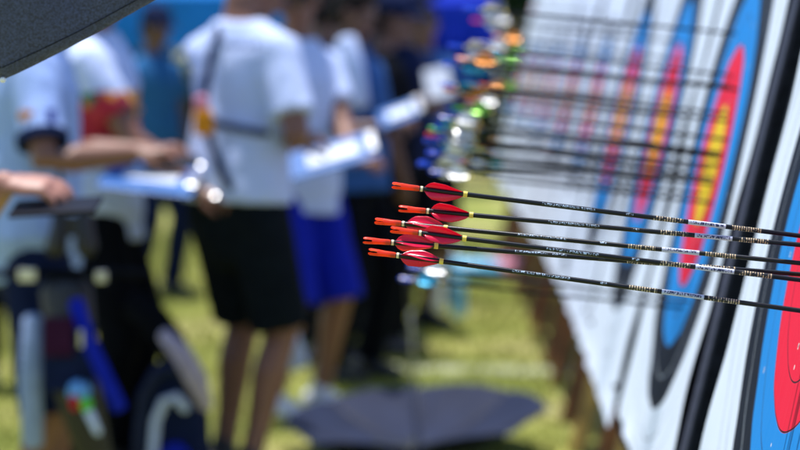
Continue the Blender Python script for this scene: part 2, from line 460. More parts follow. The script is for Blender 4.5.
def target(k, X, Y, Z, yaw, label, roll=0):
    """a foam butt with a paper face on a wooden stand; its empty lies at the middle of the face"""
    root = thing('archery_target', label, 'archery target', (X, Y, Z), 'archery targets in a row')
    R = Matrix.Rotation(yaw, 4, 'Z') @ Matrix.Rotation(LEAN, 4, 'Y') @ Matrix.Rotation(roll, 4, 'X')
    root.rotation_euler = R.to_euler()
    b = MB().box((BT/2, 0, 0), (BT, BW, 1.30)); b.build('foam_block', M['black_foam'], root, bevel=.004)
    
    if k < 2: MB().box((-.0012, -.6625, 0), (.006, .088, 1.27)).build('edge_trim', M['grey_trim'], root, bevel=.001)
    o = bpy.data.objects.new('target_face', face_grid(k+1, 1.225 if k < 2 else 1.385, big=1.0 if k < 4 else 1.3)); COL.objects.link(o); o.parent = root
    for sy in (-1, 1):
        for sz in (-1, 1):
            MB().ball((-.010, sy*.605, sz*.605), (.006, .009, .009), n=8, m=6).build('pin', M['black_plastic'], root)
    cosl = math.cos(LEAN)
    for sy in (-.46, .46):          # front legs run on in the plane of the butt down to the ground
        L = Z/cosl
        lg = MB().box((BT+.03, sy, -.2-(L-.2)/2+.30), (.055, .09, L-.2+.60)); lg.build('leg', M['sunlit_wood' if k in (2, 3) and sy > 0 else 'wood'], root, bevel=.004)
    MB().box((BT+.03, 0, -.60), (.05, BW*.8, .09)).build('cross_bar', M['wood'], root, bevel=.004)
    # rear prop: from behind the top to the ground
    inv = R.inverted()
    top = Vector((BT+.06, 0, .35)); ft = inv @ Vector((.95, 0, -Z+.02))
    d = (ft-top); MB().tube([top, ft], [.032, .032], n=6, caps=False).build('leg', M['wood'], root, smooth=False)
    return root, R

specs = [   # X, Y, Z of the face centre, yaw
    (.392, 2.615, CAM_H-.228, 0.0),
    (.397, 4.22, CAM_H-.228, 0.0),
    (.397, 5.74, CAM_H-.222, .012),
    (.375, 7.25, CAM_H-.225, .02),
    (.335, 8.80, CAM_H-.225, .03),
    (.275, 10.3, CAM_H-.23, .045),
    (.21, 11.9, CAM_H-.23, .05),
    (.14, 13.5, CAM_H-.23, .05),
    (.07, 15.1, CAM_H-.23, .05),
]
tl = ['near target cut by the right edge, six red arrows in it',
      'target with clear yellow centre behind the red arrow shafts',
      'third target, narrow orange and red centre left of the clear yellow one',
      'fourth target of the row, blurred thin sliver of rings',
      'fifth target of the row, very narrow blurred rings',
      'sixth target of the row, a faint pinkish streak',
      'seventh target of the row, a faint pale streak',
      'eighth target of the row, last but one before the far end',
      'farthest target at the left end of the row']
TG = []
for k, (s, l) in enumerate(zip(specs, tl)): TG.append(target(k, *s, l))

def hit(px, py, k):
    """where the sight line through a picture point meets the face of target k"""
    root, R = TG[k]; n = (R.to_3x3() @ Vector((-1, 0, 0))); c = Vector(root.location)
    o = Vector((0, 0, CAM_H)); d = at(px, py, 1.0)-o
    return o+d*((c-o).dot(n)/d.dot(n))

# ------------------------------------------------------------------ arrows
VL0, VL1 = .0385, .0840
def arrow(nock, vane, band, label, group, printed=True, length=.66, tall=.0090):
    root = thing('arrow', label, 'arrow', (0,0,0), group)
    MB().tube([(.026, 0, 0), (length, 0, 0)], [.00285, .00285], n=14, caps=False).build('shaft', M['carbon' if printed else 'dull_carbon'], root)
    nk = MB()
    n = 14
    prof = [(.0325, .0029), (.030, .0034), (.020, .0034), (.0125, .0039), (.0105, .0040)]
    nk.loft([[Vector((x, r*math.cos(2*PI*j/n), r*math.sin(2*PI*j/n))) for j in range(n)] for x, r in prof])
    for sgn in (-1, 1):        # the two ears of the nock with the string slot between
        rings = []
        for x, r, q in ((.0118, .0039, .0011), (.006, .0041, .0016), (.0022, .0042, .0014), (.0, .0033, .0020)):
            h = []
            for j in range(9):
                a = PI*j/8
                h.append(Vector((x, r*.92*math.cos(a), sgn*max(q, r*math.sin(a)))))
            h.append(Vector((x, -r*.5, sgn*q))); h.append(Vector((x, r*.5, sgn*q)))
            rings.append(h)
        nk.loft(rings)
    nk.build('nock', M[nock], root)
    MB().tube([(.0335, 0, 0), (.0363, 0, 0)], [.0033, .0033], n=14, caps=False).build('band', M['band_pale'], root)
    MB().tube([(.0845, 0, 0), (.0893, 0, 0)], [.0036, .0036], n=14, caps=False).build('band', M[band], root)
    for q in range(3):
        a0 = 2*PI*q/3
        v = MB(); nx, nh = 14, 6
        rows = []
        for i in range(nx+1):
            s = i/nx; x = VL0+(VL1-VL0)*s
            H = tall*min(1, (s/.20))**.65*min(1, ((1-s)/.46))**.75+.0004
            row = []
            for j in range(nh+1):
                h = j/nh
                curl = .55*h*h + .45*(s-.5)*h            # the curl of a spin vane
                rr = .0028+H*h*(1-.10*h); ww = H*curl*.9
                p = Vector((x, rr, ww)); row.append(Matrix.Rotation(a0+.35*s, 3, 'X') @ p)
            rows.append(row)
        k0 = len(v.v)
        for row in rows: v.v.extend(row)
        for i in range(nx):
            for j in range(nh):
                a = i*(nh+1)+j; v.f.append((a, a+1, a+nh+2, a+nh+1))
        o = v.build('vane', M[vane], root, fix=False)
        md = o.modifiers.new('thick', 'SOLIDIFY'); md.thickness = .00035
    if printed:
        def sleeve(name, x0, x1, m, r=.00292):
            c = (x0+x1)/2; h = (x1-x0)/2
            o = MB().tube([(-h, 0, 0), (h, 0, 0)], [r, r], n=16, caps=False).build(name, M[m], root); o.location.x = c
        sleeve('lettering', .183, .247, 'script')
        sleeve('lettering', .284, .293, 'script')
        sleeve('marking', .318, .352, 'ticks')
        sleeve('lettering', .358, .406, 'label')
        sleeve('marking', .411, .450, 'ticks')
    return root
def aim(root, tail, tip, roll):
    d = (tip-tail).normalized()
    q = d.to_track_quat('X', 'Z').to_matrix().to_4x4() @ Matrix.Rotation(roll, 4, 'X')
    root.location = tail; root.rotation_euler = q.to_euler()
    for ch in root.children:           # the nock and the printing are turned to the string slot, not to the vanes
        if ch.name.split('.')[0] in ('nock', 'lettering', 'marking'): ch.rotation_euler = (-roll-.25+.12*math.sin(roll*9), 0, 0)

near = [   # nock end, a far point of the shaft in the picture, depth of the nock, roll of the vanes, offset of prints
    ((392.1, 185.2), (840, 240.8), 2.52, 1.75, 'topmost red fletched arrow, alone above the others'),
    ((398.7, 208.4), (840, 248.5), 2.55, 1.62, 'second red arrow from the top, its nock the farthest right'),
    ((375.0, 220.9), (835, 266.6), 2.60, .55, 'third red arrow from the top, vanes partly hidden behind the fletching above'),
    ((390.6, 229.4), (838, 284.6), 2.50, 1.35, 'fourth red arrow from the top, its shaft crossing the one below'),
    ((363.2, 240.2), (828, 276.6), 2.54, .80, 'fifth red arrow from the top, its nock the farthest left'),
    ((368.6, 251.4), (832, 315.0), 2.52, .35, 'lowest red fletched arrow of the six'),
]
proto = None
for (t0, t1, yt, roll, lab) in near:
    tip = hit(t1[0], t1[1], 0); tail = at(t0[0], t0[1], yt)
    a_rng = random.Random(int(t0[1]*10))
    if proto is None: proto = a = arrow('nock_red', 'vane_red', 'band_yellow', lab, 'red fletched arrows in the near target')
    else: a = copy_tree(proto); a['label'] = lab
    aim(a, tail, tip, roll)
    sh_ = a_rng.uniform(-.006, .006); tw_ = a_rng.uniform(-.5, .35)
    for ch in a.children:
        kd = ch.name.split('.')[0]
        if kd in ('lettering', 'marking'):
            ch.location.x += sh_; ch.rotation_euler.x += tw_; ch.scale.x = a_rng.uniform(.9, 1.06)
        elif kd == 'vane': ch.rotation_euler.x = a_rng.uniform(-.10, .10); ch.scale = (1, a_rng.uniform(.9, 1.05), a_rng.uniform(.9, 1.05))

# arrows in the targets further up the row
def shoot(proto_, k, tail_px, tip_px, depth, lab, group, roll):
    jt = random.Random(int(tail_px[1]*7+tip_px[0]*3+k)); jy = jt.uniform(-6, 6) if k >= 2 else jt.uniform(-2, 2)
    tip = hit(tip_px[0]+jt.uniform(-8, 5), tip_px[1]+jy+jt.uniform(-7, 7), k); tail = at(tail_px[0]+jt.uniform(-5, 5), tail_px[1]+jy, depth)
    d = (tip-tail).normalized()
    a = proto_ if not proto_.get('used') else copy_tree(proto_)
    proto_['used'] = 1
    if (int(tail_px[1]) % 4) != 3:        # roll chosen so a curled foil vane throws a sun glint at the camera
        h = (SUN+(Vector((0, 0, CAM_H))-tail).normalized()).normalized()
        q = d.to_track_quat('X', 'Z').to_matrix(); hl_ = np.array(q.transposed() @ h)
        best = (-1, roll)
        for i in range(60):
            ro = roll+i*2*PI/60; c_, s_ = math.cos(ro), math.sin(ro)
            n_l = np.array([hl_[0], c_*hl_[1]+s_*hl_[2], -s_*hl_[1]+c_*hl_[2]])
            cnt = int((np.abs(VN @ n_l) > math.cos(math.radians(7))).sum())
            if cnt > best[0]: best = (cnt, ro)
        roll = best[1]
    aim(a, tip-d*.575, tip, roll)
    a['label'] = lab; a['group'] = group
    return a
VN = np.array([v_.normal[:] for ch in proto.children if ch.name.startswith('vane') for v_ in ch.data.vertices])
G1 = 'blurred blue nocked arrows in the second target'
p_bw = arrow('nock_blue', 'vane_white', 'band_yellow', 'x', G1, printed=False, length=.64, tall=.0145)
for i, (tp, hp, lab) in enumerate([
    ((424, 6), (740, 39), 'blurred white fletched arrow at the top edge of the photo, highest of all'),
    ((403, 114), (728, 148), 'blurred white fletched arrow with blue nock, well above the red nocks'),
    ((399, 150), (722, 178), 'blurred white fletched arrow a little above the topmost red arrow'),
    ((384, 166), (712, 196), 'blurred white fletched arrow just left of and above the topmost red nock'),
    ((362, 262), (690, 300), 'blurred white fletched arrow just below the lowest red nock')]):
    shoot(p_bw, 1, tp, hp, 4.24, lab, G1, 1.6+i*.6)
G2 = 'coloured arrows in the third target'
cols = [('nock_green', 'vane_green'), ('nock_orange', 'vane_orange'), ('nock_pink', 'vane_white'), ('nock_green', 'vane_yellow'), ('nock_blue', 'vane_cyan')]
protos = [arrow(n, v, 'band_yellow', 'x', G2, printed=False, length=.64, tall=.0145) for n, v in cols]
cw = ['green fletched', 'orange fletched', 'white fletched pink nocked', 'yellow fletched', 'cyan fletched']
for i, (ty, hx, hy, c, tx) in enumerate([
    (34, 690, 58, 1, 462), (52, 684, 75, 0, 458), (78, 676, 100, 1, 456), (98, 672, 118, 2, 460), (118, 668, 138, 1, 452),
    (128, 664, 150, 3, 462), (150, 660, 172, 4, 466), (162, 655, 185, 2, 470), (90, 660, 112, 1, 440)]):
    shoot(protos[c], 2, (tx, ty), (hx, hy), 5.76, 'blurred %s arrow in the third target, %s' % (cw[c], ['highest', 'second from the top', 'third from the top', 'fifth from the top', 'sixth from the top', 'seventh from the top', 'eighth from the top', 'lowest', 'fourth from the top'][i]), G2, i*.7)
p_w2 = arrow('nock_blue', 'vane_white', 'band_yellow', 'x', G1, printed=False, length=.64, tall=.019)
for i, (tp, hp, lab) in enumerate([
    ((436, 46), (738, 76), 'blurred white fletched arrow just left of the blue tent edge'),
    ((404, 124), (727, 156), 'big blurred white vane, second white arrow above the topmost red arrow shaft group'),
    ((412, 136), (724, 166), 'big blurred white vane between two others above the red nocks'),
    ((440, 152), (716, 180), 'blurred white fletched arrow whose vanes sit right above the topmost red vanes'),
    ((446, 168), (708, 196), 'blurred white fletched arrow closest above the topmost red shaft'),
    ((392, 160), (706, 188), 'big blurred white vane straight above the topmost red nock')]):
    shoot(p_w2, 1, tp, hp, 4.24, lab, G1, .5+i*.9)
for i, (ty, hx, hy, tx) in enumerate([(44, 686, 68, 470), (70, 680, 92, 472), (86, 676, 108, 468), (108, 670, 128, 466), (138, 662, 160, 476), (156, 656, 178, 478), (20, 690, 46, 474)]):
    c_ = (None, 4, 0, None, 1, 4, 2)[i]
    shoot(p_w2 if c_ is None else protos[c_], 2, (tx, ty), (hx, hy), 5.76, 'blurred %s arrow in the crowded third target, level %s' % ('white fletched blue nocked' if c_ is None else cw[c_], ['above its middle', 'with its upper red', 'with its upper yellow', 'with its lower yellow', 'just under its middle', 'with its lower red', 'with its top blue'][i]), 'mixed arrows in the third target', .3+i*.9)
for i, (ty, hx, hy, c, tx, lab) in enumerate([
    (64, 736, 92, 4, 428, 'blurred cyan fletched arrow in the second target, above the yellow centre'),
    (88, 730, 120, 1, 440, 'blurred orange fletched arrow in the second target, level with its red ring'),
    (130, 722, 160, 3, 436, 'blurred yellow fletched arrow in the second target, striking its yellow centre'),
    (80, 734, 108, 4, 412, 'blurred cyan fletched arrow farthest left beside the held up score sheet'),
    (106, 728, 134, 0, 448, 'blurred green fletched arrow in the second target, over the middle of its shafts'),
    (146, 718, 172, 4, 462, 'blurred cyan fletched arrow in the second target, deepest in of its lower shafts'),
    (58, 738, 84, 1, 452, 'blurred orange fletched arrow in the second target, near the top of its red ring'),
    (276, 690, 310, 4, 396, 'blurred cyan fletched arrow below the six red arrows, over the coloured bags'),
    (136, 716, 172, 2, 446, 'blurred pink nocked arrow in the second target, just above the topmost red arrow')]):
    shoot(protos[c], 1, (tx, ty), (hx, hy), 4.24, lab, 'coloured arrows in the second target', i*.8+.4)
G3 = 'far arrows in the fourth and fifth targets'
for i, (k, ty, hx, hy, c, tx) in enumerate([
    (3, 48, 646, 66, 0, 478), (3, 70, 640, 90, 2, 478), (3, 96, 632, 112, 2, 478), (3, 122, 628, 140, 4, 480), (3, 150, 622, 168, 2, 484), (3, 20, 650, 36, 2, 480),
    (4, 58, 612, 70, 4, 500), (4, 88, 606, 100, 2, 500), (4, 110, 602, 124, 4, 500), (4, 140, 598, 152, 2, 500), (4, 164, 590, 174, 4, 504), (4, 12, 610, 22, 2, 498)]):
    y = specs[k][1]
    shoot(protos[c], k, (tx, ty), (hx, hy), y+.02, 'tiny blurred %s arrow in the %s target, %s of its six' % (cw[c], 'fourth' if k == 3 else 'fifth', ['second', 'third', 'fourth', 'fifth', 'lowest', 'highest'][i % 6]), G3, i*.9)

# ------------------------------------------------------------------ dark parasol at the top left
def open_umbrella(root, R_, depth, mcan, to_w, mrib='metal', scallop=.115, hem=True, folds=.006, rib_out=True):
    """canopy with eight ribs; to_w turns (x, y, z up the axis, rim at 0) into the thing's own space"""
    na, nr = 256, 40
    c = MB()
    def cpt(a, s):
        ph = (a/(2*PI)*8) % 1
        k = math.sin(PI*ph)
        r = R_*s*(1-scallop*k*s*s)
        z = depth*(1-s**2.0)-.035*k*s*s*R_
        ed = s**3*(1-s)*4.5
        z += folds*ed*math.exp(-((min(ph, 1-ph)-.09)/.05)**2)*1.6 - folds*ed*math.exp(-((min(ph, 1-ph)-.2)/.05)**2)
        z += folds*.35*noise.noise(Vector((r*math.cos(a)*9, r*math.sin(a)*9, 3)))*s
        return Vector((r*math.cos(a), r*math.sin(a), z))
    for i in range(nr+1):
        s = .015+(1-.015)*i/nr
        for j in range(na): c.v.append(to_w(cpt(2*PI*j/na, s)))
    for i in range(nr):
        for j in range(na):
            a = i*na+j; b = i*na+(j+1) % na
            c.f.append((a, b, b+na, a+na))
    o = c.build('canopy', mcan, root)
    md = o.modifiers.new('thick', 'SOLIDIFY'); md.thickness = .0012
    if hem:
        h = MB()
        for off in (.018, ):
            for q in range(8):
                pts = []
                for j in range(13):
                    a = 2*PI*(q+(j+.01)/12.02)/8
                    p = cpt(a, 1-off); p2 = cpt(a, 1)
                    pts.append(to_w(p+Vector((0, 0, .0012))))
                h.tube(pts, .0004, n=5, caps=False)
        h.build('hem', M['black_cloth'], o)
    tb = MB()
    for q in range(8):
        a = 2*PI*q/8
        pts = [to_w(cpt(a, s)-Vector((0, 0, .006))) for s in (.03, .2, .4, .6, .8, .97)]
        MB().tube(pts, .0022, n=6).build('rib', M[mrib], root)
        e = to_w(cpt(a, 1.0)); ei = to_w(cpt(a, .985))
        MB().ball(e, .0035, n=8, m=6).build('rib_tip', M['white_plastic'], root)
    return o
Rm = .66
tip1 = at(3, 80, 2.36)
u = (at(365, -76, 2.36)-tip1).normalized()
n_ = Vector((-u.z, 0, u.x)); phi = math.radians(14)
wv = n_*math.cos(phi)+Vector((0, 1, 0))*math.sin(phi)
ax = u.cross(wv); ax.normalize()
if ax.y > 0: ax = -ax
mid = tip1+u*(Rm*math.sin(PI/8)); Cc = mid+wv*(Rm*math.cos(PI/8))
e1 = (tip1-Cc).normalized(); e2 = ax.cross(e1)
par = thing('parasol', 'dark navy fabric parasol tilted into the top left corner of the photo', 'parasol', (Cc.x, Cc.y+.12, 0))
def tw(p): return Cc+e1*p.x+e2*p.y+ax*p.z-Vector((Cc.x, Cc.y+.12, 0))
open_umbrella(par, Rm, .16, M['umbrella'], tw, folds=.011)
hub = tw(Vector((0, 0, .15))); low = tw(Vector((0, 0, -.13)))
MB().tube([tw(Vector((0, 0, .20))), low], .009, n=10).build('shaft', M['metal'], par)
hubp = low.copy(); low = Vector((low.x-.62, low.y+.02, low.z))
MB().tube([hubp, low], .013, n=10).build('arm', M['metal'], par)
MB().tube([(low.x, low.y, low.z+.1), (low.x, low.y, .05)], .018, n=10).build('pole', M['metal'], par)
MB().ball(low, .026).build('joint', M['black_plastic'], par)
MB().loft([[Vector((low.x+r*math.cos(2*PI*j/24), low.y+r*math.sin(2*PI*j/24), z)) for j in range(24)] for r, z in ((.2, .0), (.2, .04), (.17, .06), (.04, .075))]).build('base', M['black_plastic'], par)

# ------------------------------------------------------------------ people
def ik(S, W, l1, l2, pole):
    d = W-S; L = min(d.length, (l1+l2)*.995); dn = d.normalized()
    a = (l1*l1-l2*l2+L*L)/(2*L); h = math.sqrt(max(0, l1*l1-a*a))
    p = pole-dn*pole.dot(dn); p.normalize()
    return S+dn*a+p*h, S+dn*L
def hand_mesh(b, W, d, nrm, k, side, curl=.5, fr=1.0):
    """palm, four unequal bent fingers and a thumb; side = +1 when the thumb lies along nrm x d"""
    d = d.normalized(); nrm = (nrm-d*nrm.dot(d)).normalized(); lat = nrm.cross(d)*side
    b.tube([W-d*.02*k, W+d*.015*k, W+d*.05*k, W+d*.085*k], [(.026*k, .019*k), (.033*k, .018*k), (.042*k, .016*k), (.040*k, .013*k)], n=12, up=nrm)
    for i, (o, L, r) in enumerate(((.031, .068, .0092), (.0105, .076, .0096), (-.0105, .070, .0092), (-.031, .055, .0082))):
        p = W+d*(.084-.004*abs(i-1.2))*k+lat*o*k; dd = (d+lat*o*2.2).normalized(); pts = [p-dd*.012*k]; cu = curl*(1+.08*i)
        for sgm in (.42, .32, .26):
            dd = (Matrix.Rotation(cu, 3, dd.cross(nrm)) @ dd) if dd.cross(nrm).length > 1e-5 else dd
            p = p+dd*L*sgm*k; pts.append(p)
        b.tube(pts, [r*k*fr, r*.98*k*fr, r*.9*k*fr, r*.78*k*fr], n=8)
    p = W+d*.022*k+lat*.026*k; t1 = (d*.62+lat*.62+nrm*.42).normalized(); t2 = (d*.85+lat*.12+nrm*.5).normalized()
    b.tube([p, p+t1*.040*k, p+t1*.040*k+t2*.032*k, p+t1*.040*k+t2*.058*k], [.014*k, .0115*k, .0105*k, .0085*k], n=8)

def person(label, x, y, f, h, skin, shirt, bottom, bmat, head='cap', hmat=None, lh=None, rh=None, look=None, lean=.0,
           shoe='shoe_black', group='archers and judges in front of the targets', voxel=.008, stride=.12, hem=None, sleeve=.62, bow=0, curl=.55, bottom_len=None, fat=1.0, turn=0):
    """lh, rh: world position of the wrist, direction of the fingers, palm normal"""
    s = h/1.75
    root = thing('person', label, 'person', (x, y, 0), group)
    O = Vector((x, y, 0)); f = Vector((f[0], f[1], 0)).normalized(); l = Vector((-f.y, f.x, 0)); up = Vector((0, 0, 1))
    def L(a, b, c): return l*(a*s)+f*(b*s)+up*(c*s)
    def sp(z): # spine leans forward above the hips
        t = max(0, z-.92); return lean*t+.0
    # joints
    hips = {1: L(.09, 0, .90), -1: L(-.09, 0, .90)}
    feet = {1: L(.11, stride, .085), -1: L(-.11, -stride, .085)}
    knees = {k: ik(hips[k], feet[k], .43*s, .42*s, f+l*k*.1)[0] for k in (1, -1)}
    sh = {k: L(.172*k*fat**.5, sp(1.40)-.005, 1.385) for k in (1, -1)}
    hand = {}
    for k, spec in ((1, lh), (-1, rh)):
        if spec is None:
            W = sh[k]+L(.09*k, .06, -.52); d = (L(.0, .12, -1)).normalized(); nr = (-l*k*.9+f*.2)
        else:
            W = Vector(spec[0])-O; d = Vector(spec[1]).normalized(); nr = Vector(spec[2])
        el, W2 = ik(sh[k], W, .295*s, .262*s, up*-1+l*k*.55-f*.25)
        hand[k] = (el, W2, d, nr)
    torso = [(.79, .115, .095, -.0), (.84, .135, .105, -.0), (.90, .165, .115, -.005), (.99, .158, .110, .0), (1.08, .145, .105, .005), (1.20, .155, .112, .01), (1.31, .168, .115, .008), (1.385, .165, .098, -.004), (1.42, .140, .084, -.008), (1.455, .098, .070, -.012), (1.485, .066, .060, -.014)]
    def trings(grow, zlo=0, zhi=9):
        pts, rad = [], []
        for z, a, b_, yy in torso:
            if zlo <= z <= zhi: pts.append(L(0, yy+sp(z), z)); rad.append(((a*fat+grow)*s, (b_*fat+grow)*s))
        return pts, rad
    B = MB()
    p, r = trings(0); B.tube(p, r, n=22, up=-f)
    # neck and head
    nb = L(0, sp(1.46)-.012, 1.45); lk = (Vector(look) if look is not None else f).normalized()
    hc = nb+L(0, 0, .195)+f*(.03*s)+Vector((lk.x, lk.y, 0))*.012
    B.tube([nb-up*.03*s, nb+up*.04*s, nb+up*.11*s+f*.012*s], [(.064*s, .060*s), (.056*s, .057*s), (.054*s, .057*s)], n=14, up=-f)
    hc = hc-up*(bow*s)+f*(bow*.9*s)
    hl = up.cross(lk); hl.normalize(); hu = lk.cross(hl); HM = Matrix((hl, lk, hu)).transposed()   # head axes
    def Hd(a, b_, c): return hc+HM @ Vector((a*s, b_*s, c*s))
    B.ball(Hd(0, -.008, .02), (.076*s, .096*s, .098*s), HM); B.ball(Hd(0, .022, -.045), (.058*s, .066*s, .072*s), HM)
    B.ball(Hd(0, .062, -.092), (.028*s, .022*s, .020*s), HM)
    B.tube([Hd(0, .080, .018), Hd(0, .096, -.010), Hd(0, .106, -.028), Hd(0, .090, -.036)], [.009*s, .011*s, .014*s, .012*s], n=8)
    for k in (-1, 1):
        B.ball(Hd(.016*k, .090, -.033), (.010*s, .010*s, .008*s), HM); B.ball(Hd(.031*k, .070, .028), (.022*s, .014*s, .008*s), HM)
        B.ball(Hd(.078*k, -.008, -.012), (.010*s, .020*s, .032*s), HM); B.ball(Hd(.040*k, .055, -.03), (.022*s, .024*s, .020*s), HM)
        B.ball(Hd(.031*k, .072, .010), (.014*s, .010*s, .008*s), HM)
    B.ball(Hd(0, .079, -.060), (.024*s, .010*s, .0065*s), HM); B.ball(Hd(0, .078, -.070), (.021*s, .010*s, .007*s), HM)
    for k in (1, -1):
        el, W, d, nr = hand[k]; S = sh[k]
        B.tube([S-L(.05*k, 0, 0), S, S.lerp(el, .35), el, el.lerp(W, .3), W.lerp(el, .25), W], [.052*s, .056*s, .050*s, .040*s, .042*s, .033*s, .027*s], n=14)
        hand_mesh(B, W, d, nr, s*.98, -k, curl)
        hp, kn, ft = hips[k], knees[k], feet[k]
        B.tube([hp+up*.03*s, hp, hp.lerp(kn, .5), kn, kn.lerp(ft, .3)-f*.012*s, kn.lerp(ft, .7), ft], [.082*s, .090*s, .074*s, .056*s, .056*s, .040*s, .036*s], n=14)
        B.tube([ft-up*.045*s-f*.04*s, ft-up*.04*s+f*.05*s, ft-up*.055*s+f*.15*s], [(.034*s, .034*s), (.04*s, .034*s), (.036*s, .02*s)], n=10, up=up)
    body = B.build('body', M[skin], root, fix=True)
    remeshed(body, voxel*s, 3)
    me = body.data; me.materials.append(M['eye']); me.materials.append(M['lip'])
    n = len(me.polygons); cen = np.empty(n*3, 'f'); me.polygons.foreach_get('center', cen); cen = cen.reshape(-1, 3)
    idx = np.zeros(n, 'i')
    for k in (-1, 1): idx[np.linalg.norm(cen-np.array(Hd(.031*k, .080, .010)), axis=1) < .011*s] = 1
    lm = np.linalg.norm((cen-np.array(Hd(0, .086, -.065)))/np.array([1, 1, .5]), axis=1) < .022*s; idx[lm] = 2
    me.polygons.foreach_set('material_index', idx)
    # shirt
    S_ = MB(); hz = hem if hem else .84
    pts, rad = trings(.020, hz+.012, 1.50)
    pts = [L(0, 0, hz)]+pts; rad = [(rad[0][0]*1.07+.012, rad[0][1]*1.12+.014)]+[(a*1.03+.010, b*1.05+.012) if z.z < 1.1*s else (a, b) for z, (a, b) in zip(pts[1:], rad)]
    S_.tube(pts, rad, n=22, up=-f, caps=False)
    for k in (1, -1):
        el, W, d, nr = hand[k]; S = sh[k]; e = S.lerp(el, sleeve)
        if sleeve > 1: 
            e2 = el.lerp(W, min(.92, sleeve-1)); S_.tube([S-L(.07*k, 0, -.005), S, S.lerp(el, .5), el, e2], [.066*s, .076*s, .066*s, .056*s, .044*s], n=14, caps=False)
        else:
            S_.tube([S-L(.075*k, 0, -.028), S, S.lerp(el, .3), e], [.058*s, .066*s, .068*s, .072*s], n=14, caps=False)
    so = S_.build('shirt', M[shirt], root); remeshed(so, .012*s, 3, .011)
    # legs
    T = MB(); bl = bottom_len if bottom_len else (.97 if bottom == 'trousers' else .50)
    pts, rad = trings(.014, .78, 1.05); T.tube(pts, rad, n=20, up=-f)
    for k in (1, -1):
        hp, kn, ft = hips[k], knees[k], feet[k]
        if bottom == 'trousers': T.tube([hp+up*.05*s, hp, hp.lerp(kn, .5), kn, kn.lerp(ft, .5), ft+up*.0*s], [.09*s, .104*s, .092*s, .076*s, .070*s, .066*s], n=14, caps=False)
        else:
            e = hp.lerp(kn, bl/.5) if bl <= .5 else kn.lerp(ft, (bl-.5)*2)
            T.tube([hp+up*.05*s, hp, hp.lerp(e, .5), e], [.09*s, .106*s, .100*s, .098*s], n=14, caps=False)
    to = T.build(bottom, M[bmat], root); remeshed(to, .012*s, 3, .006)
    for k in (1, -1):
        ft = feet[k]; Sh = MB()
        Sh.tube([ft-up*.04*s-f*.055*s, ft-up*.035*s, ft-up*.045*s+f*.08*s, ft-up*.057*s+f*.165*s], [(.040*s, .045*s), (.044*s, .05*s), (.050*s, .038*s), (.040*s, .024*s)], n=14, up=up)
        Sh.box(ft-up*.077*s+f*.055*s, (.01, .01, .016)); Sh.tube([ft-up*.02*s, ft+up*.02*s], [.045*s, .043*s], n=12)
        remeshed(Sh.build('shoe', M[shoe], root), .008, 2)
    # hair and cap
    if head in ('hair', 'cap'):
        Hh = MB(); Hh.ball(Hd(0, -.016, .030), (.083*s, .098*s, .100*s), HM); Hh.ball(Hd(0, -.045, -.02), (.076*s, .066*s, .075*s), HM)
        if head == 'hair': Hh.ball(Hd(0, .035, .09), (.06*s, .05*s, .03*s), HM)
        ho = Hh.build('hair', M['hair'], root); remeshed(ho, .009, 2, .004)
    if head == 'cap':
        Ch = MB(); n2 = 24; rings = []
        for th, zz in ((1.0, .035), (1.0, .06), (.93, .095), (.74, .125), (.4, .142), (.08, .147)):
            rings.append([Hd(.092*th*math.cos(2*PI*j/n2), -.010+.108*th*math.sin(2*PI*j/n2), zz) for j in range(n2)])
        co = Ch.loft(rings).build('cap', M[hmat or 'navy_cap'], root)
        br = []
        for j in range(13):
            a = PI*(.12+.76*j/12); br.append((a, 1.0))
        poly = [Hd(.092*math.cos(a), -.010+.108*math.sin(a), .042) for a, _ in br]+[Hd(.088*math.cos(a), -.010+.108*math.sin(a)+.072*math.sin(a)**.7, .030) for a, _ in reversed(br)]
        MB().disc_prism(poly, HM @ Vector((0, 0, .004))).build('peak', M[hmat or 'navy_cap'], co)
    return root, dict(sh=sh, hand=hand, L=L, O=O, f=f, l=l, Hd=Hd, s=s, shirt=so)

def slab(name, c, ux, uy, sx, sy, th, m, label=None, cat=None, group=None, parent=None, bevel=.003):
    """a thin board: centre, its two edge directions and sizes"""
    ux = Vector(ux).normalized(); uy = Vector(uy); uy = (uy-ux*uy.dot(ux)).normalized(); un = ux.cross(uy)
    R = Matrix((ux, uy, un)).transposed()
    o = MB().box((0, 0, 0), (sx, sy, th), R).build(name, M[m], parent, smooth=False, bevel=bevel)
    o.location = c
    if label: tag(o, label, cat, group)
    return o
def clipboard(c, ux, uy, sx, sy, label, board='blue_board', pw=.46):
    ux = Vector(ux).normalized(); uy = Vector(uy); uy = (uy-ux*uy.dot(ux)).normalized(); un = ux.cross(uy)
    if un.z < 0: un = -un
    root = thing('clipboard', label, 'clipboard', c, 'score clipboards in hands')
    R = Matrix((ux, uy, un)).transposed() if ux.cross(uy).z >= 0 else Matrix((ux, -uy, un)).transposed()
    MB().box((0, 0, 0), (sx, sy, .006), R).build('board', M[board], root, smooth=False, bevel=.002)
    MB().box(un*.0046, (sx*.58, sy*pw, .002), R).build('paper', M['paper'], root, smooth=False)
    MB().box(un*.010+R @ Vector((sx*.45, 0, 0)), (.03, .11, .012), R).build('clip', M['metal'], root, smooth=False, bevel=.003)
    return root

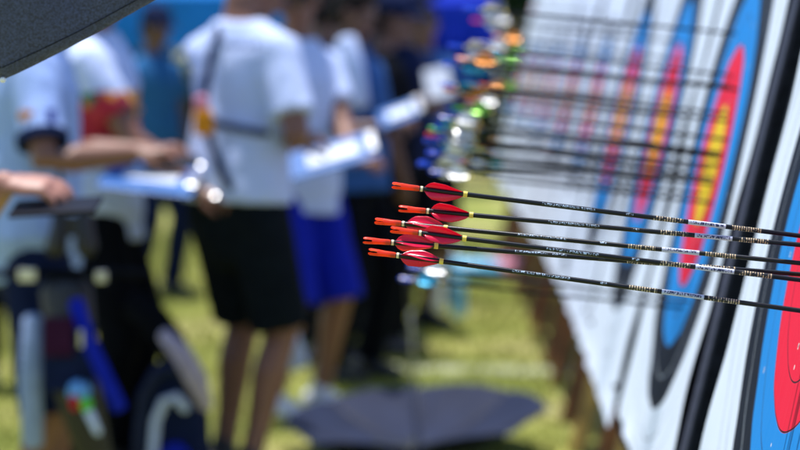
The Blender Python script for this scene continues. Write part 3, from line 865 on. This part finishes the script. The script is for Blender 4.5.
def panel_cloth():
    m, t, b = new_mat('white_cloth_printed_panel')
    tc = t.nodes.new('ShaderNodeTexCoord'); sep = t.nodes.new('ShaderNodeSeparateXYZ'); t.links.new(tc.outputs['Object'], sep.inputs[0])
    n = t.nodes.new('ShaderNodeTexNoise'); n.inputs['Scale'].default_value = 9; t.links.new(tc.outputs['Object'], n.inputs['Vector'])
    zz = math_node(t, 'ADD', sep.outputs[2], math_node(t, 'MULTIPLY', n.outputs['Fac'], .10))
    ins = math_node(t, 'MULTIPLY', math_node(t, 'LESS_THAN', zz, 1.365), math_node(t, 'GREATER_THAN', zz, 1.13))
    vo = t.nodes.new('ShaderNodeTexVoronoi'); vo.inputs['Scale'].default_value = 9.5; t.links.new(tc.outputs['Object'], vo.inputs['Vector'])
    sc_ = t.nodes.new('ShaderNodeSeparateColor'); t.links.new(vo.outputs['Color'], sc_.inputs[0])
    r = t.nodes.new('ShaderNodeValToRGB'); cr = r.color_ramp; cr.interpolation = 'CONSTANT'
    cr.elements[0].color = (.40, .012, .03, 1); cr.elements[1].position = .48; cr.elements[1].color = (.70, .27, .03, 1)
    for p, c in ((.70, (.01, .13, .08, 1)), (.88, (.72, .45, .08, 1)), (.9, (.22, .012, .03, 1))):
        e = cr.elements.new(p); e.color = c
    t.links.new(sc_.outputs[0], r.inputs['Fac'])
    mx = t.nodes.new('ShaderNodeMix'); mx.data_type = 'RGBA'; mx.inputs['A'].default_value = (.50, .59, .84, 1)
    t.links.new(ins, mx.inputs['Factor']); t.links.new(r.outputs[0], mx.inputs['B']); t.links.new(mx.outputs['Result'], b.inputs['Base Color'])
    b.inputs['Roughness'].default_value = .85
    return m
M['panel_cloth'] = panel_cloth()
# A: left man in a pale shirt, arm out to the right
YA = 6.4
A_h = at(160, 148, YA-.12)
pA, iA = person('person in a pale blue shirt, one arm stretched out, head behind the parasol', at(30, 0, YA).x, YA, (.92, .32), 1.76, 'skin_brown', 'pale_blue_cloth', 'shorts', 'navy_cloth',
       head='cap', hmat='navy_cap', rh=(at(136, 153, YA-.2), (.95, 0, .12), (0, .3, -1)), lh=(at(150, 152, YA+.18), (.9, -.2, .2), (0, 0, -1)), look=(.8, .1, -.4), hem=.76, sleeve=.80, bottom_len=.62, stride=.06, fat=1.08)
def on_shirt(info, name, pos, nrm, ux, sx, sy, m, th=.004):
    ux = Vector(ux).normalized(); n = Vector(nrm).normalized(); ux = (ux-n*ux.dot(n)).normalized(); uy = n.cross(ux)
    R = Matrix((ux, uy, n)).transposed()
    return MB().box(Vector(pos)-info['O'], (sx, sy, th), R).build(name, M[m], info['shirt'], smooth=False)
ce = iA['sh'][-1].lerp(iA['hand'][-1][0], .77); cd_ = (iA['hand'][-1][0]-iA['sh'][-1]).normalized()
MB().tube([ce-cd_*.012, ce+cd_*.014], [.076, .076], n=20, caps=False).build('cuff', M['navy_cloth'], iA['shirt'])
sA = iA['sh'][-1].lerp(iA['hand'][-1][0], .46)+iA['O']+Vector((0, -.076, -.01))
on_shirt(iA, 'emblem', sA+Vector((-.02, .0, 0)), (0, -1, 0), (1, 0, 0), .042, .028, 'orange_cloth', .012)
on_shirt(iA, 'emblem', sA+Vector((.05, .0, 0)), (0, -1, 0), (1, 0, 0), .022, .036, 'royal_cloth', .012)
# phone in that hand
ph = slab('phone', iA['hand'][-1][1]+iA['O']+Vector((.11, -.02, -.03)), (1, .1, .12), (0, 1, .4), .15, .075, .009, 'phone_case', 'dark phone held out by the person in the pale shirt at left', 'phone')

# B: behind A, white shirt with a printed sleeve, holding a blue clipboard
YB = 7.25
pB, iB = person('person in a white shirt with a red, orange and green panel, holding a blue clipboard', at(98, 0, YB).x, YB, (1, .05), 1.78, 'skin_brown', 'panel_cloth', 'trousers', 'black_cloth',
       head='cap', hmat='navy_cap', rh=(at(196, 190, YB-.22), (.8, -.2, -.1), (0, .5, -1)), lh=(at(185, 185, YB+.1), (.9, -.3, .1), (0, -.3, -1)), look=(.8, 0, -.5), hem=.80, stride=.05, sleeve=.7)
clipboard(at(152, 178, YB-.27), (.95, -.05, -.10), (.1, .86, .30), .31, .23, pw=.30, label='blue clipboard held flat by the person with the coloured panel')

# M: the man in the middle, white shirt, black shorts, lanyard
YM = 7.15
pM, iM = person('person in a white shirt and black shorts seen from behind, middle of the group', at(236, 0, YM).x, YM, (.62, .78), 1.83, 'skin_brown', 'white_cloth', 'shorts', 'black_shorts',
       head='cap', hmat='brown_cap', rh=(at(292, 141, YM+.06), (.9, .3, .12), (.0, .5, -.9)), lh=(at(306, 166, YM+.36), (.8, -.2, .1), (0, -.3, 1)), look=(.8, .5, -.6), hem=.90, stride=.05, sleeve=.78, fat=1.0, bottom_len=.47, lean=.06, bow=.05)
clipboard(at(333, 155, YM+.22), (.93, .05, .26), (-.2, .82, .50), .31, .16, 'bright white sheet on a blue clipboard held by the man in the middle')
def back(px, py, dy): return at(px, py, YM+dy)
c1 = back(204, 116, -.165)
lan = thing('shoulder_sling', 'dark sling with an orange and pink tag across the back of the middle man', 'sling', c1)
MB().tube([back(222, 24, -.03)-c1, back(212, 52, -.135)-c1, back(206, 84, -.165)-c1, Vector((0, 0, 0)), back(212, 146, -.165)-c1, back(224, 178, -.175)-c1, back(240, 200, -.165)-c1], [(.014, .006)]*7, n=8, up=(0, -1, 0)).build('strap', M['navy_cloth'], lan)
MB().tube([back(203, 112, -.185)-c1, back(204, 132, -.185)-c1], [(.030, .012), (.034, .012)], n=10, up=(0, -1, 0)).build('tag', M['orange_cloth'], lan)
MB().tube([back(201, 98, -.18)-c1, back(202, 110, -.182)-c1], [(.022, .010), (.026, .010)], n=10, up=(0, -1, 0)).build('tag', M['pink_plastic'], lan)
MB().tube([Vector((.0, -.012, 0)), back(222, 125, -.175)-c1, back(246, 130, -.17)-c1, back(268, 134, -.155)-c1], [(.012, .005)]*4, n=8, up=(0, -1, 0)).build('strap', M['navy_cloth'], lan)
bpnt = MB()
for i in range(7): bpnt.box(back(212+i*7.2, 45+(i % 2), -.135)-iM['O'], (.016, .006, .020))
bpnt.build('back_print', mat('faded_print', (.22, .30, .50), .8), iM['shirt'], smooth=False)

# E: right behind M, royal blue shorts
YE = 8.5
pE, iE = person('person in a white shirt and royal blue shorts right of the man in the middle', at(298, 0, YE).x, YE, (.75, -.6), 1.76, 'skin_brown', 'white_cloth', 'shorts', 'royal_cloth',
       head='cap', hmat='navy_cap', lh=(at(352, 160, YE-.25), (.8, -.3, 0), (0, .4, -1)), rh=None, look=(-.5, -.75, -.35), hem=.80, stride=.02, sleeve=.7, shoe='shoe_white', bottom_len=.55)
htw = MB().tube([at(284, 306, 7.75)-at(288, 335, 7.75), at(288, 335, 7.75)-at(288, 335, 7.75)+Vector((0, -.02, 0)), at(293, 366, 7.75)-at(288, 335, 7.75)], [(.022, .012), (.042, .016), (.060, .016)], n=12, up=(0, 1, 0)).build('towel', M['white_cloth'])
htw.location = at(288, 335, 7.75)
tag(htw, 'white towel hanging between the black shorts and the royal blue shorts', 'towel')
# F: navy and white striped shirt, black trousers, white clipboard
YF = 9.4
pF, iF = person('person in a blue shirt with a white stripe and black trousers, holding a white board', at(350, 0, YF).x, YF, (.9, -.45), 1.72, 'skin_dark', 'blue_cloth', 'trousers', 'black_cloth',
       head='hair', lh=(at(388, 122, YF-.22), (.9, -.2, .1), (0, .5, -1)), rh=(at(378, 128, YF-.3), (.9, -.1, .1), (0, .5, -1)), look=(.9, -.3, -.35), stride=.03, sleeve=.75, fat=1.1)
k = YF/F_PX
MB().tube([at(346, 40, YF-.19)-iF['O'], at(354, 70, YF-.215)-iF['O'], at(360, 104, YF-.2)-iF['O']], [(.045, .02), (.05, .02), (.04, .02)], n=10, up=(0, 1, 0)).build('white_stripe', M['white_cloth'], iF['shirt'])
clipboard(at(400, 113, YF-.34), (.9, .05, .33), (-.2, .82, .5), .19, .13, 'white sheet on a board held by the person in the striped shirt', board='blue_board')
# G: dark clothes further back
YG = 11.2
pG, iG = person('person in dark navy shirt and black shorts standing behind the red nocks', at(398, 0, YG).x, YG, (.7, -.6), 1.74, 'skin_dark', 'navy_cloth', 'shorts', 'black_cloth',
       head='cap', hmat='navy_cap', lh=(at(434, 96, YG-.25), (.6, -.3, .3), (0, .4, -1)), rh=(at(425, 100, YG-.3), (.8, -.1, .1), (0, .5, -1)), look=(.8, -.4, -.3), stride=.10, sleeve=.8, fat=1.1, bottom_len=.62)
slab('score_sheet', at(438, 83, YG-.3), (.5, 0, .1), (.0, .5, 1), .13, .17, .003, 'paper', 'white score sheet held up by the person in dark clothes', 'paper')
# C: at the left edge, only hand, phone and hip in the frame
YC = 4.25
wc = at(4, 184, YC-.1)
pC, iC = person('person at the left edge mostly out of frame, phone in hand', -1.24, YC, (.94, -.2), 1.74, 'skin_mid', 'pale_blue_cloth', 'trousers', 'black_cloth',
       head='hair', lh=(wc, (.96, -.05, -.02), (.0, .35, -.94)), rh=None, look=(.9, -.1, -.4), stride=.04, sleeve=.8, voxel=.0055, curl=.40, hem=.78)
slab('phone', wc+Vector((.105, -.02, -.043)), (1, -.05, .06), (.0, 1, .30), .17, .078, .009, 'phone_case', 'phone in the hand at the left edge of the photo', 'phone')

# people further back
crowd = [
    (153, 12.6, (.8, -.6), 1.68, 'skin_dark', 'teal_cloth', 'trousers', 'navy_cloth', 'cap', 'navy_cap', 'person in a blue shirt behind the gap left of the man in the middle'),
    (318, 12.6, (.6, -.8), 1.80, 'skin_dark', 'navy_cloth', 'trousers', 'black_cloth', 'cap', 'navy_cap', 'person in navy behind the person in royal blue shorts'),
    (376, 13.2, (-.5, -.8), 1.78, 'skin_brown', 'black_cloth', 'trousers', 'black_cloth', 'cap', 'white_cap', 'person with a white cap behind the striped shirt'),
    (298, 10.6, (.7, .5), 1.78, 'skin_dark', 'navy_cloth', 'trousers', 'black_cloth', 'cap', 'navy_cap', 'dark clothed person seen from behind, right behind the middle man'),
    (336, 11.4, (.5, -.7), 1.84, 'skin_dark', 'black_cloth', 'trousers', 'black_cloth', 'hair', None, 'tall person in black behind the person with the white stripe'),
    (384, 10.2, (.9, .2), 1.70, 'skin_dark', 'black_cloth', 'trousers', 'black_cloth', 'cap', 'navy_cap', 'person in black trousers left of the person in navy and black shorts'),
    (410, 14.2, (-.5, .7), 1.76, 'skin_dark', 'navy_cloth', 'trousers', 'black_cloth', 'cap', 'white_cap', 'person in navy with a white cap, right of the other white cap'),
    (326, 9.95, (.8, .3), 1.74, 'skin_dark', 'navy_cloth', 'trousers', 'black_cloth', 'hair', None, 'bare headed person in navy just left of the white striped shirt'),
    (366, 11.0, (.7, -.5), 1.80, 'skin_brown', 'navy_cloth', 'trousers', 'black_cloth', 'cap', 'navy_cap', 'person in navy right behind the white striped shirt'),
    (424, 12.4, (.2, -.9), 1.70, 'skin_dark', 'blue_cloth', 'shorts', 'black_cloth', 'hair', None, 'person in a dark blue shirt behind the held up score sheet'),
    (352, 16.5, (.4, -.9), 1.86, 'skin_dark', 'black_cloth', 'trousers', 'black_cloth', 'hair', None, 'person in black farthest back, between the heads of the others'),
    (12, 9.2, (.4, -.9), 1.74, 'skin_brown', 'sky_blue_cloth', 'trousers', 'black_cloth', 'cap', 'navy_cap', 'person in a sky blue shirt behind the pale shirt at left'),
]
for (px, y, f, h, sk, shm, bt, bm_, hd, hm, lab) in crowd:
    person(lab, at(px, 0, y).x, y, f, h, sk, shm, bt, bm_, head=hd, hmat=hm, voxel=.011, stride=.05, group='people farther back', look=(f[0], f[1], -.2))

HALF = (SUN+Vector((0, -1, 0))).normalized()
def dome(name, pos, r, parent, off=(0, 0, 0)):
    """a small added metal plate, slightly domed and aimed to glint at the camera"""
    n = (HALF+Vector(off)).normalized(); a = n.orthogonal().normalized(); b_ = n.cross(a); Rr = .05
    d = MB(); c = Vector(pos)-Vector(parent.location)
    rings = []
    for q, dz in ((1, -.003), (1, 0), (.75, 0), (.5, 0), (.25, 0), (.02, 0)):
        h = math.sqrt(max(0, Rr*Rr-(r*q)**2))-math.sqrt(Rr*Rr-r*r)
        rings.append([c+n*(h+dz)+a*(r*q*math.cos(2*PI*j/16))+b_*(r*q*math.sin(2*PI*j/16)) for j in range(16)])
    d.loft(rings); return d.build(name, M['metal'], parent)
dome('glint_plate', at(199, 166, YB-.29), .010, pB)  # these metal plates are made up, put in only for their sun glints
dome('glint_plate', at(214, 196, YB-.27), .007, pB)
dome('glint_disc', at(383, 38, YG-.32), .012, pG)
dome('glint_disc', at(340, 76, YF-.26), .010, pF)
dome('glint_disc', at(296, 58, YE-.24), .010, pE)
dome('glint_plate', at(304, 128, YM+.0), .008, pM)
# ------------------------------------------------------------------ things people carry and things on the grass
def quiver(loc):
    q = thing('quiver', 'black archery quiver with blue strap hanging on the hip of the left man', 'quiver', loc)
    d = Vector((.26, -.05, -.96)).normalized()
    MB().tube([Vector((0, 0, .16)), d*.10, d*.34], [(.075, .045), (.07, .045), (.05, .035)], n=14, up=(0, 1, 0)).build('tube', M['black_plastic'], q)
    MB().box(Vector((.02, -.055, -.03)), (.15, .035, .19)).build('pocket', M['navy_cloth'], q, bevel=.01)
    MB().tube([Vector((.04, -.06, .13)), Vector((.075, -.075, .03)), Vector((.12, -.07, -.07)), Vector((.165, -.065, -.17))], [(.022, .010)]*4, n=8, up=(0, 1, 0)).build('strap', M['royal_cloth'], q)
    MB().tube([Vector((-.26, .0, .20)), Vector((-.1, -.02, .21)), Vector((.1, -.02, .21)), Vector((.22, .06, .2))], [(.025, .012)]*4, n=8, up=(0, 0, 1)).build('belt', M['black_cloth'], q)
    MB().ball(Vector((.055, -.085, -.12)), (.034, .03, .034)).build('finger_tab_pouch', M['sky_blue_cloth'], q)
    for (x_, z_, sx_, sz_, m_) in ((-.10, .205, .05, .035, 'metal'), (.11, .20, .03, .03, 'metal'), (-.03, .07, .035, .012, 'white_plastic'), (.06, .03, .012, .05, 'metal')):
        MB().box((x_, -.082 if z_ < .1 else -.048, z_), (sx_, .012, sz_)).build('glint_buckle', M[m_], q, smooth=False, bevel=.003)  # small metal and pale bits added to the quiver for glints
    MB().box((-.005, -.085, .035), (.085, .02, .11)).build('flap', mat('plum_cloth', (.035, .008, .03), .8, spec=.06), q, bevel=.006)
    return q
ql = at(66, 345, YA-.28)
quiver(ql)
ch = thing('key_charm', 'red, green and white charms dangling on the quiver of the left man', 'charm', ql+Vector((.065, -.10, -.10)))
MB().tube([Vector((0, 0, .05)), Vector((.004, 0, 0)), Vector((0, 0, -.03))], .004, n=6).build('cord', M['black_cloth'], ch)
MB().ball((-.018, -.004, -.045), (.016, .014, .026)).build('bead', M['red_cloth'], ch)
MB().ball((.014, -.008, -.052), (.018, .014, .020)).build('bead', M['nock_green'], ch)
MB().tube([Vector((.02, 0, -.075)), Vector((.045, 0, -.13))], [.014, .011], n=8).build('tassel', M['white_cloth'], ch)
tw_ = MB()
tw_.tube([Vector((0, 0, .17)), Vector((-.005, -.01, 0)), Vector((.0, 0, -.19))], [(.030, .016), (.034, .018), (.030, .016)], n=12, up=(0, 1, 0))
o = tw_.build('towel', mat('grey_blue_towel', (.26, .34, .55), .9, spec=.05, bump=.4, bscale=60)); o.location = at(33, 378, YA-.25); tag(o, 'pale towel hanging from the belt of the left man', 'towel')
# scope or range finder hanging at A's front
bino = thing('binoculars', 'black binoculars hanging in front of the pale shirt at left', 'binoculars', at(72, 226, YA-.3))
for k in (-1, 1): MB().tube([Vector((.035*k, 0, .045)), Vector((.035*k, 0, 0)), Vector((.042*k, -.01, -.06))], [.020, .026, .032], n=14).build('barrel', M['black_plastic'], bino)
MB().box((0, 0, 0), (.05, .025, .06)).build('bridge', M['black_plastic'], bino, bevel=.004)
MB().tube([Vector((-.03, 0, .04)), Vector((-.04, .03, .14)), Vector((-.10, .1, .42))], .006, n=6).build('strap', M['black_cloth'], bino)

# backpack on the grass
bp0 = at(172, 470, 7.0); bp0.z = 0
bk = thing('backpack', 'dark backpack with pale curved piping and a white pink strap standing on the grass', 'backpack', bp0)
prof = [(-.11, .0), (-.115, .2), (-.10, .34), (-.05, .43), (.02, .45), (.07, .40), (.105, .28), (.115, .14), (.11, .0)]
poly = [Vector((a, -.10, b)) for a, b in prof]
o = MB().disc_prism(poly, (0, .22, 0)).build('bag', M['navy_cloth'], bk, smooth=False, bevel=.03)
MB().tube([Vector((a*.86+.012, -.108, b*.92+.01)) for a, b in prof[:6]], .014, n=8).build('piping', M['grey_lining'], o)
MB().tube([Vector((a*.55+.02, -.112, b*.72+.01)) for a, b in prof[:6]], .016, n=8).build('piping', M['white_cloth'], o)
MB().disc_prism([Vector((.115*math.cos(t)*.5+.03, -.115, .10+.09*math.sin(t))) for t in np.linspace(0, 2*PI, 18)[:-1]], (0, -.03, 0)).build('pocket', M['royal_cloth'], o, smooth=False, bevel=.01)
MB().tube([Vector((-.02, -.06, .53)), Vector((.05, -.11, .47)), Vector((.10, -.13, .39)), Vector((.13, -.12, .30))], [(.022, .010), (.034, .012), (.036, .012), (.02, .01)], n=10, up=(0, 1, 0)).build('strap', mat('pinkish_webbing', (.40, .34, .44), .8), bk)
MB().tube([Vector((-.13, .02, .62)), Vector((-.05, .0, .56)), Vector((.0, -.03, .5)), Vector((.03, -.05, .42))], [(.05, .02)]*4, n=10, up=(0, 1, 0)).build('flap', M['black_cloth'], bk)

# open umbrella lying upside down on the grass
uo = at(416, 0, 7.68); uo.z = 0
um = thing('umbrella', 'open grey umbrella lying upside down on the grass', 'umbrella', uo)
Ru = .475
tilt = Matrix.Rotation(math.radians(3.5), 3, 'X') @ Matrix.Rotation(math.radians(-3), 3, 'Y')
def tu(p):
    q = tilt @ Vector((p.x, p.y, -p.z)); return q+Vector((0, 0, .135))
open_umbrella(um, Ru, .12, M['grey_lining'], tu, mrib='black_plastic', scallop=.035, folds=.004)
MB().tube([tu(Vector((0, 0, .13))), tu(Vector((0, 0, -.42)))], .006, n=8).build('shaft', M['metal'], um)
MB().tube([tu(Vector((0, 0, -.40))), tu(Vector((0, 0, -.50))), tu(Vector((.02, 0, -.53))), tu(Vector((.05, 0, -.52)))], .011, n=8).build('handle', M['black_plastic'], um)

# boxes and bags lying further back
def cooler(px, Y, wd_, hh_, m, lid, label):
    c = at(px, 0, Y); c.z = 0
    r = thing('cool_box', label, 'cool box', c)
    MB().box((0, 0, hh_*.42), (wd_, .28, hh_*.84)).build('box', M[m], r, smooth=False, bevel=.02)
    MB().box((0, 0, hh_*.92), (wd_*1.04, .30, hh_*.15)).build('lid', M[lid], r, smooth=False, bevel=.015)
    MB().tube([Vector((-wd_*.53, 0, hh_*.6)), Vector((-wd_*.56, 0, hh_*1.08)), Vector((wd_*.56, 0, hh_*1.08)), Vector((wd_*.53, 0, hh_*.6))], .01, n=8).build('handle', M['grey_lining'], r)
def bag(px, Y, wd_, hh_, m, label):
    c = at(px, 0, Y); c.z = 0
    r = thing('sports_bag', label, 'bag', c)
    o = MB().tube([Vector((-wd_/2, 0, hh_*.5)), Vector((-wd_*.2, 0, hh_*.52)), Vector((wd_*.2, 0, hh_*.52)), Vector((wd_/2, 0, hh_*.5))], [(.10, hh_*.45), (.13, hh_*.5), (.13, hh_*.5), (.10, hh_*.45)], n=14, up=(0, 0, 1)).build('bag', M[m], r)
    MB().tube([Vector((-wd_*.2, -.08, hh_*.8)), Vector((-wd_*.1, -.05, hh_*1.35)), Vector((wd_*.1, -.05, hh_*1.35)), Vector((wd_*.2, -.08, hh_*.8))], .010, n=8).build('handle', M['black_cloth'], r)
cooler(432, 13.6, .30, .20, 'white_plastic', 'white_plastic', 'white cool box on the grass left of the coloured bags')
bag(474, 13.4, .22, .15, 'cyan_plastic', 'light blue bag lying on the grass beside the white box')
bag(503, 13.7, .20, .13, 'pink_plastic', 'pink bag lying on the grass, right of the light blue one')
cooler(388, 13.0, .18, .22, 'white_plastic', 'white_plastic', 'smaller white cool box behind the legs of the person in dark clothes')

def bottle(px, Y, m, cap, label):  # made-up bottles, put in to give bright blurred discs low down
    c = at(px, 0, Y); c.z = 0
    r = thing('highlight_bottle', label, 'bottle', c)
    n = 18; prof = [(.030, 0), (.036, .006), (.036, .10), (.033, .115), (.036, .13), (.036, .17), (.028, .20), (.014, .222), (.013, .232)]
    MB().loft([[Vector((q*math.cos(2*PI*j/n), q*math.sin(2*PI*j/n), z)) for j in range(n)] for q, z in prof]).build('bottle', M[m], r)
    MB().loft([[Vector((q*math.cos(2*PI*j/n), q*math.sin(2*PI*j/n), z)) for j in range(n)] for q, z in ((.016, .230), (.016, .250), (.012, .256), (.002, .257))]).build('cap', M[cap], r)
bottle(438, 11.9, 'white_plastic', 'white_plastic', 'white bottle added as a highlight on the grass below the lowest red arrow')
bottle(459, 11.6, 'cyan_plastic', 'white_plastic', 'blue bottle added as a highlight on the grass, right of the white bottle')
bottle(372, 12.6, 'white_plastic', 'cyan_plastic', 'white bottle with blue cap, added as a highlight beside the small cool box')
# ------------------------------------------------------------------ tents and trees behind
def tent(x, y, wd_, dp, eave, peak, m, label, wall=False, val=.25):
    r = thing('canopy_tent', label, 'tent', (x, y, 0), 'canopy tents behind the crowd')
    b = MB(); cs = [Vector((sx*wd_/2, sy*dp/2, eave)) for sx, sy in ((-1, -1), (1, -1), (1, 1), (-1, 1))]
    ap = Vector((0, 0, peak)); b.v = cs+[ap]+[c-Vector((0, 0, val)) for c in cs]
    b.f = [(0, 1, 4), (1, 2, 4), (2, 3, 4), (3, 0, 4), (0, 1, 6, 5), (1, 2, 7, 6), (2, 3, 8, 7), (3, 0, 5, 8)]
    o = b.build('roof', M[m], r, smooth=False); md = o.modifiers.new('t', 'SOLIDIFY'); md.thickness = .01
    for c in cs: MB().tube([Vector((c.x*.985, c.y*.985, 0)), Vector((c.x*.985, c.y*.985, eave))], .02, n=8, caps=False).build('leg', M['metal'], r)
    if wall:
        n = 60; wb = MB()
        for i in range(n+1):
            xx = -wd_/2*.98+wd_*.98*i/n; yy = -dp/2*.97+.03*math.sin(i*1.3)
            wb.v += [Vector((xx, yy, eave-wall)), Vector((xx, yy*1.0, eave-.02))]
        for i in range(n): wb.f.append((2*i, 2*i+2, 2*i+3, 2*i+1))
        o = wb.build('side_wall', M[m], r); md = o.modifiers.new('t', 'SOLIDIFY'); md.thickness = .006
    return r
tent(at(462, 0, 21).x, 22.0, .72, 1.2, 1.92, 2.2, 'royal_tarp', 'narrow royal blue tent with a half side wall behind the coloured arrows', wall=.92)
tent(at(140, 0, 20).x, 21.0, 3.0, 2.6, 1.95, 2.6, 'blue_tarp', 'bright blue canopy tent behind the people at left', val=.50)

hd = thing('hedge', 'long low dark green hedge across the far side of the field', 'hedge', (0, 24.5, 0))
hr = random.Random(5); c = MB()
for i in range(26000):
    p = Vector((hr.uniform(-9, 6), hr.gauss(0, .28), abs(hr.triangular(0, 1.30+.12*math.sin(i), 1.0))))
    sz = hr.uniform(.04, .085); e = Vector((hr.gauss(0, 1), hr.gauss(0, 1), hr.gauss(0, 1))).normalized(); e2 = e.orthogonal().normalized()
    q = len(c.v); c.v += [p-e*sz, p+e2*sz*.5, p+e*sz, p-e2*sz*.5]; c.f.append((q, q+1, q+2, q+3))
c.build('foliage', M['leaf_dark'], hd, smooth=False, fix=False)
c = MB()
for i in range(60):
    xx = -8.9+i*.25; c.tube([(xx, 0, 0), (xx+hr.uniform(-.1, .1), hr.uniform(-.1, .1), .6), (xx+hr.uniform(-.2, .2), hr.uniform(-.2, .2), 1.1)], [.015, .01, .004], n=5, caps=False)
c.build('stem', M['bark'], hd)
def tree(x, y, h, rad, label, seed):
    rr = random.Random(seed)
    r = thing('tree', label, 'tree', (x, y, 0), 'dark trees along the far edge of the field')
    pts = [Vector((0, 0, 0)), Vector((rr.uniform(-.1, .1), 0, h*.3)), Vector((rr.uniform(-.3, .3), 0, h*.6)), Vector((rr.uniform(-.3, .3), 0, h*.85))]
    t = MB().tube(pts, [h*.03, h*.024, h*.016, h*.006], n=8, caps=False)
    for i in range(6):
        a = rr.uniform(0, 2*PI); z = h*rr.uniform(.3, .6); t.tube([Vector((0, 0, z)), Vector((math.cos(a)*rad*.5, math.sin(a)*rad*.5, z+h*.15)), Vector((math.cos(a)*rad*.85, math.sin(a)*rad*.85, z+h*.22))], [h*.012, h*.008, h*.003], n=6, caps=False)
    t.build('trunk', M['bark'], r)
    c = MB(); cl = [(Vector((rr.gauss(0, rad*.42), rr.gauss(0, rad*.42), h*rr.uniform(.22, .95))), rad*rr.uniform(.25, .45)) for _ in range(26)]
    for i in range(2600):
        cc, q = rr.choice(cl); d = Vector((rr.gauss(0, 1), rr.gauss(0, 1), rr.gauss(0, .8))).normalized()*q*rr.uniform(.5, 1.05); p = cc+d
        s = rr.uniform(.10, .2); e = Vector((rr.gauss(0, 1), rr.gauss(0, 1), rr.gauss(0, 1))).normalized(); e2 = e.orthogonal().normalized()
        k = len(c.v); c.v += [p-e*s, p+e2*s*.45, p+e*s, p-e2*s*.45]; c.f.append((k, k+1, k+2, k+3))
    c.build('crown', M['leaf_dark'], r, smooth=False, fix=False)
for i in range(13):
    px = -60+i*52; Y = 40+4*math.sin(i*2.1)
    tree(at(px, 0, Y).x, Y, 6.2+1.2*math.sin(i*1.7), 1.5, ['dark bushy tree, number %s from the left along the far edge' % n for n in 'one two three four five six seven eight nine ten eleven twelve thirteen'.split()][i], i)
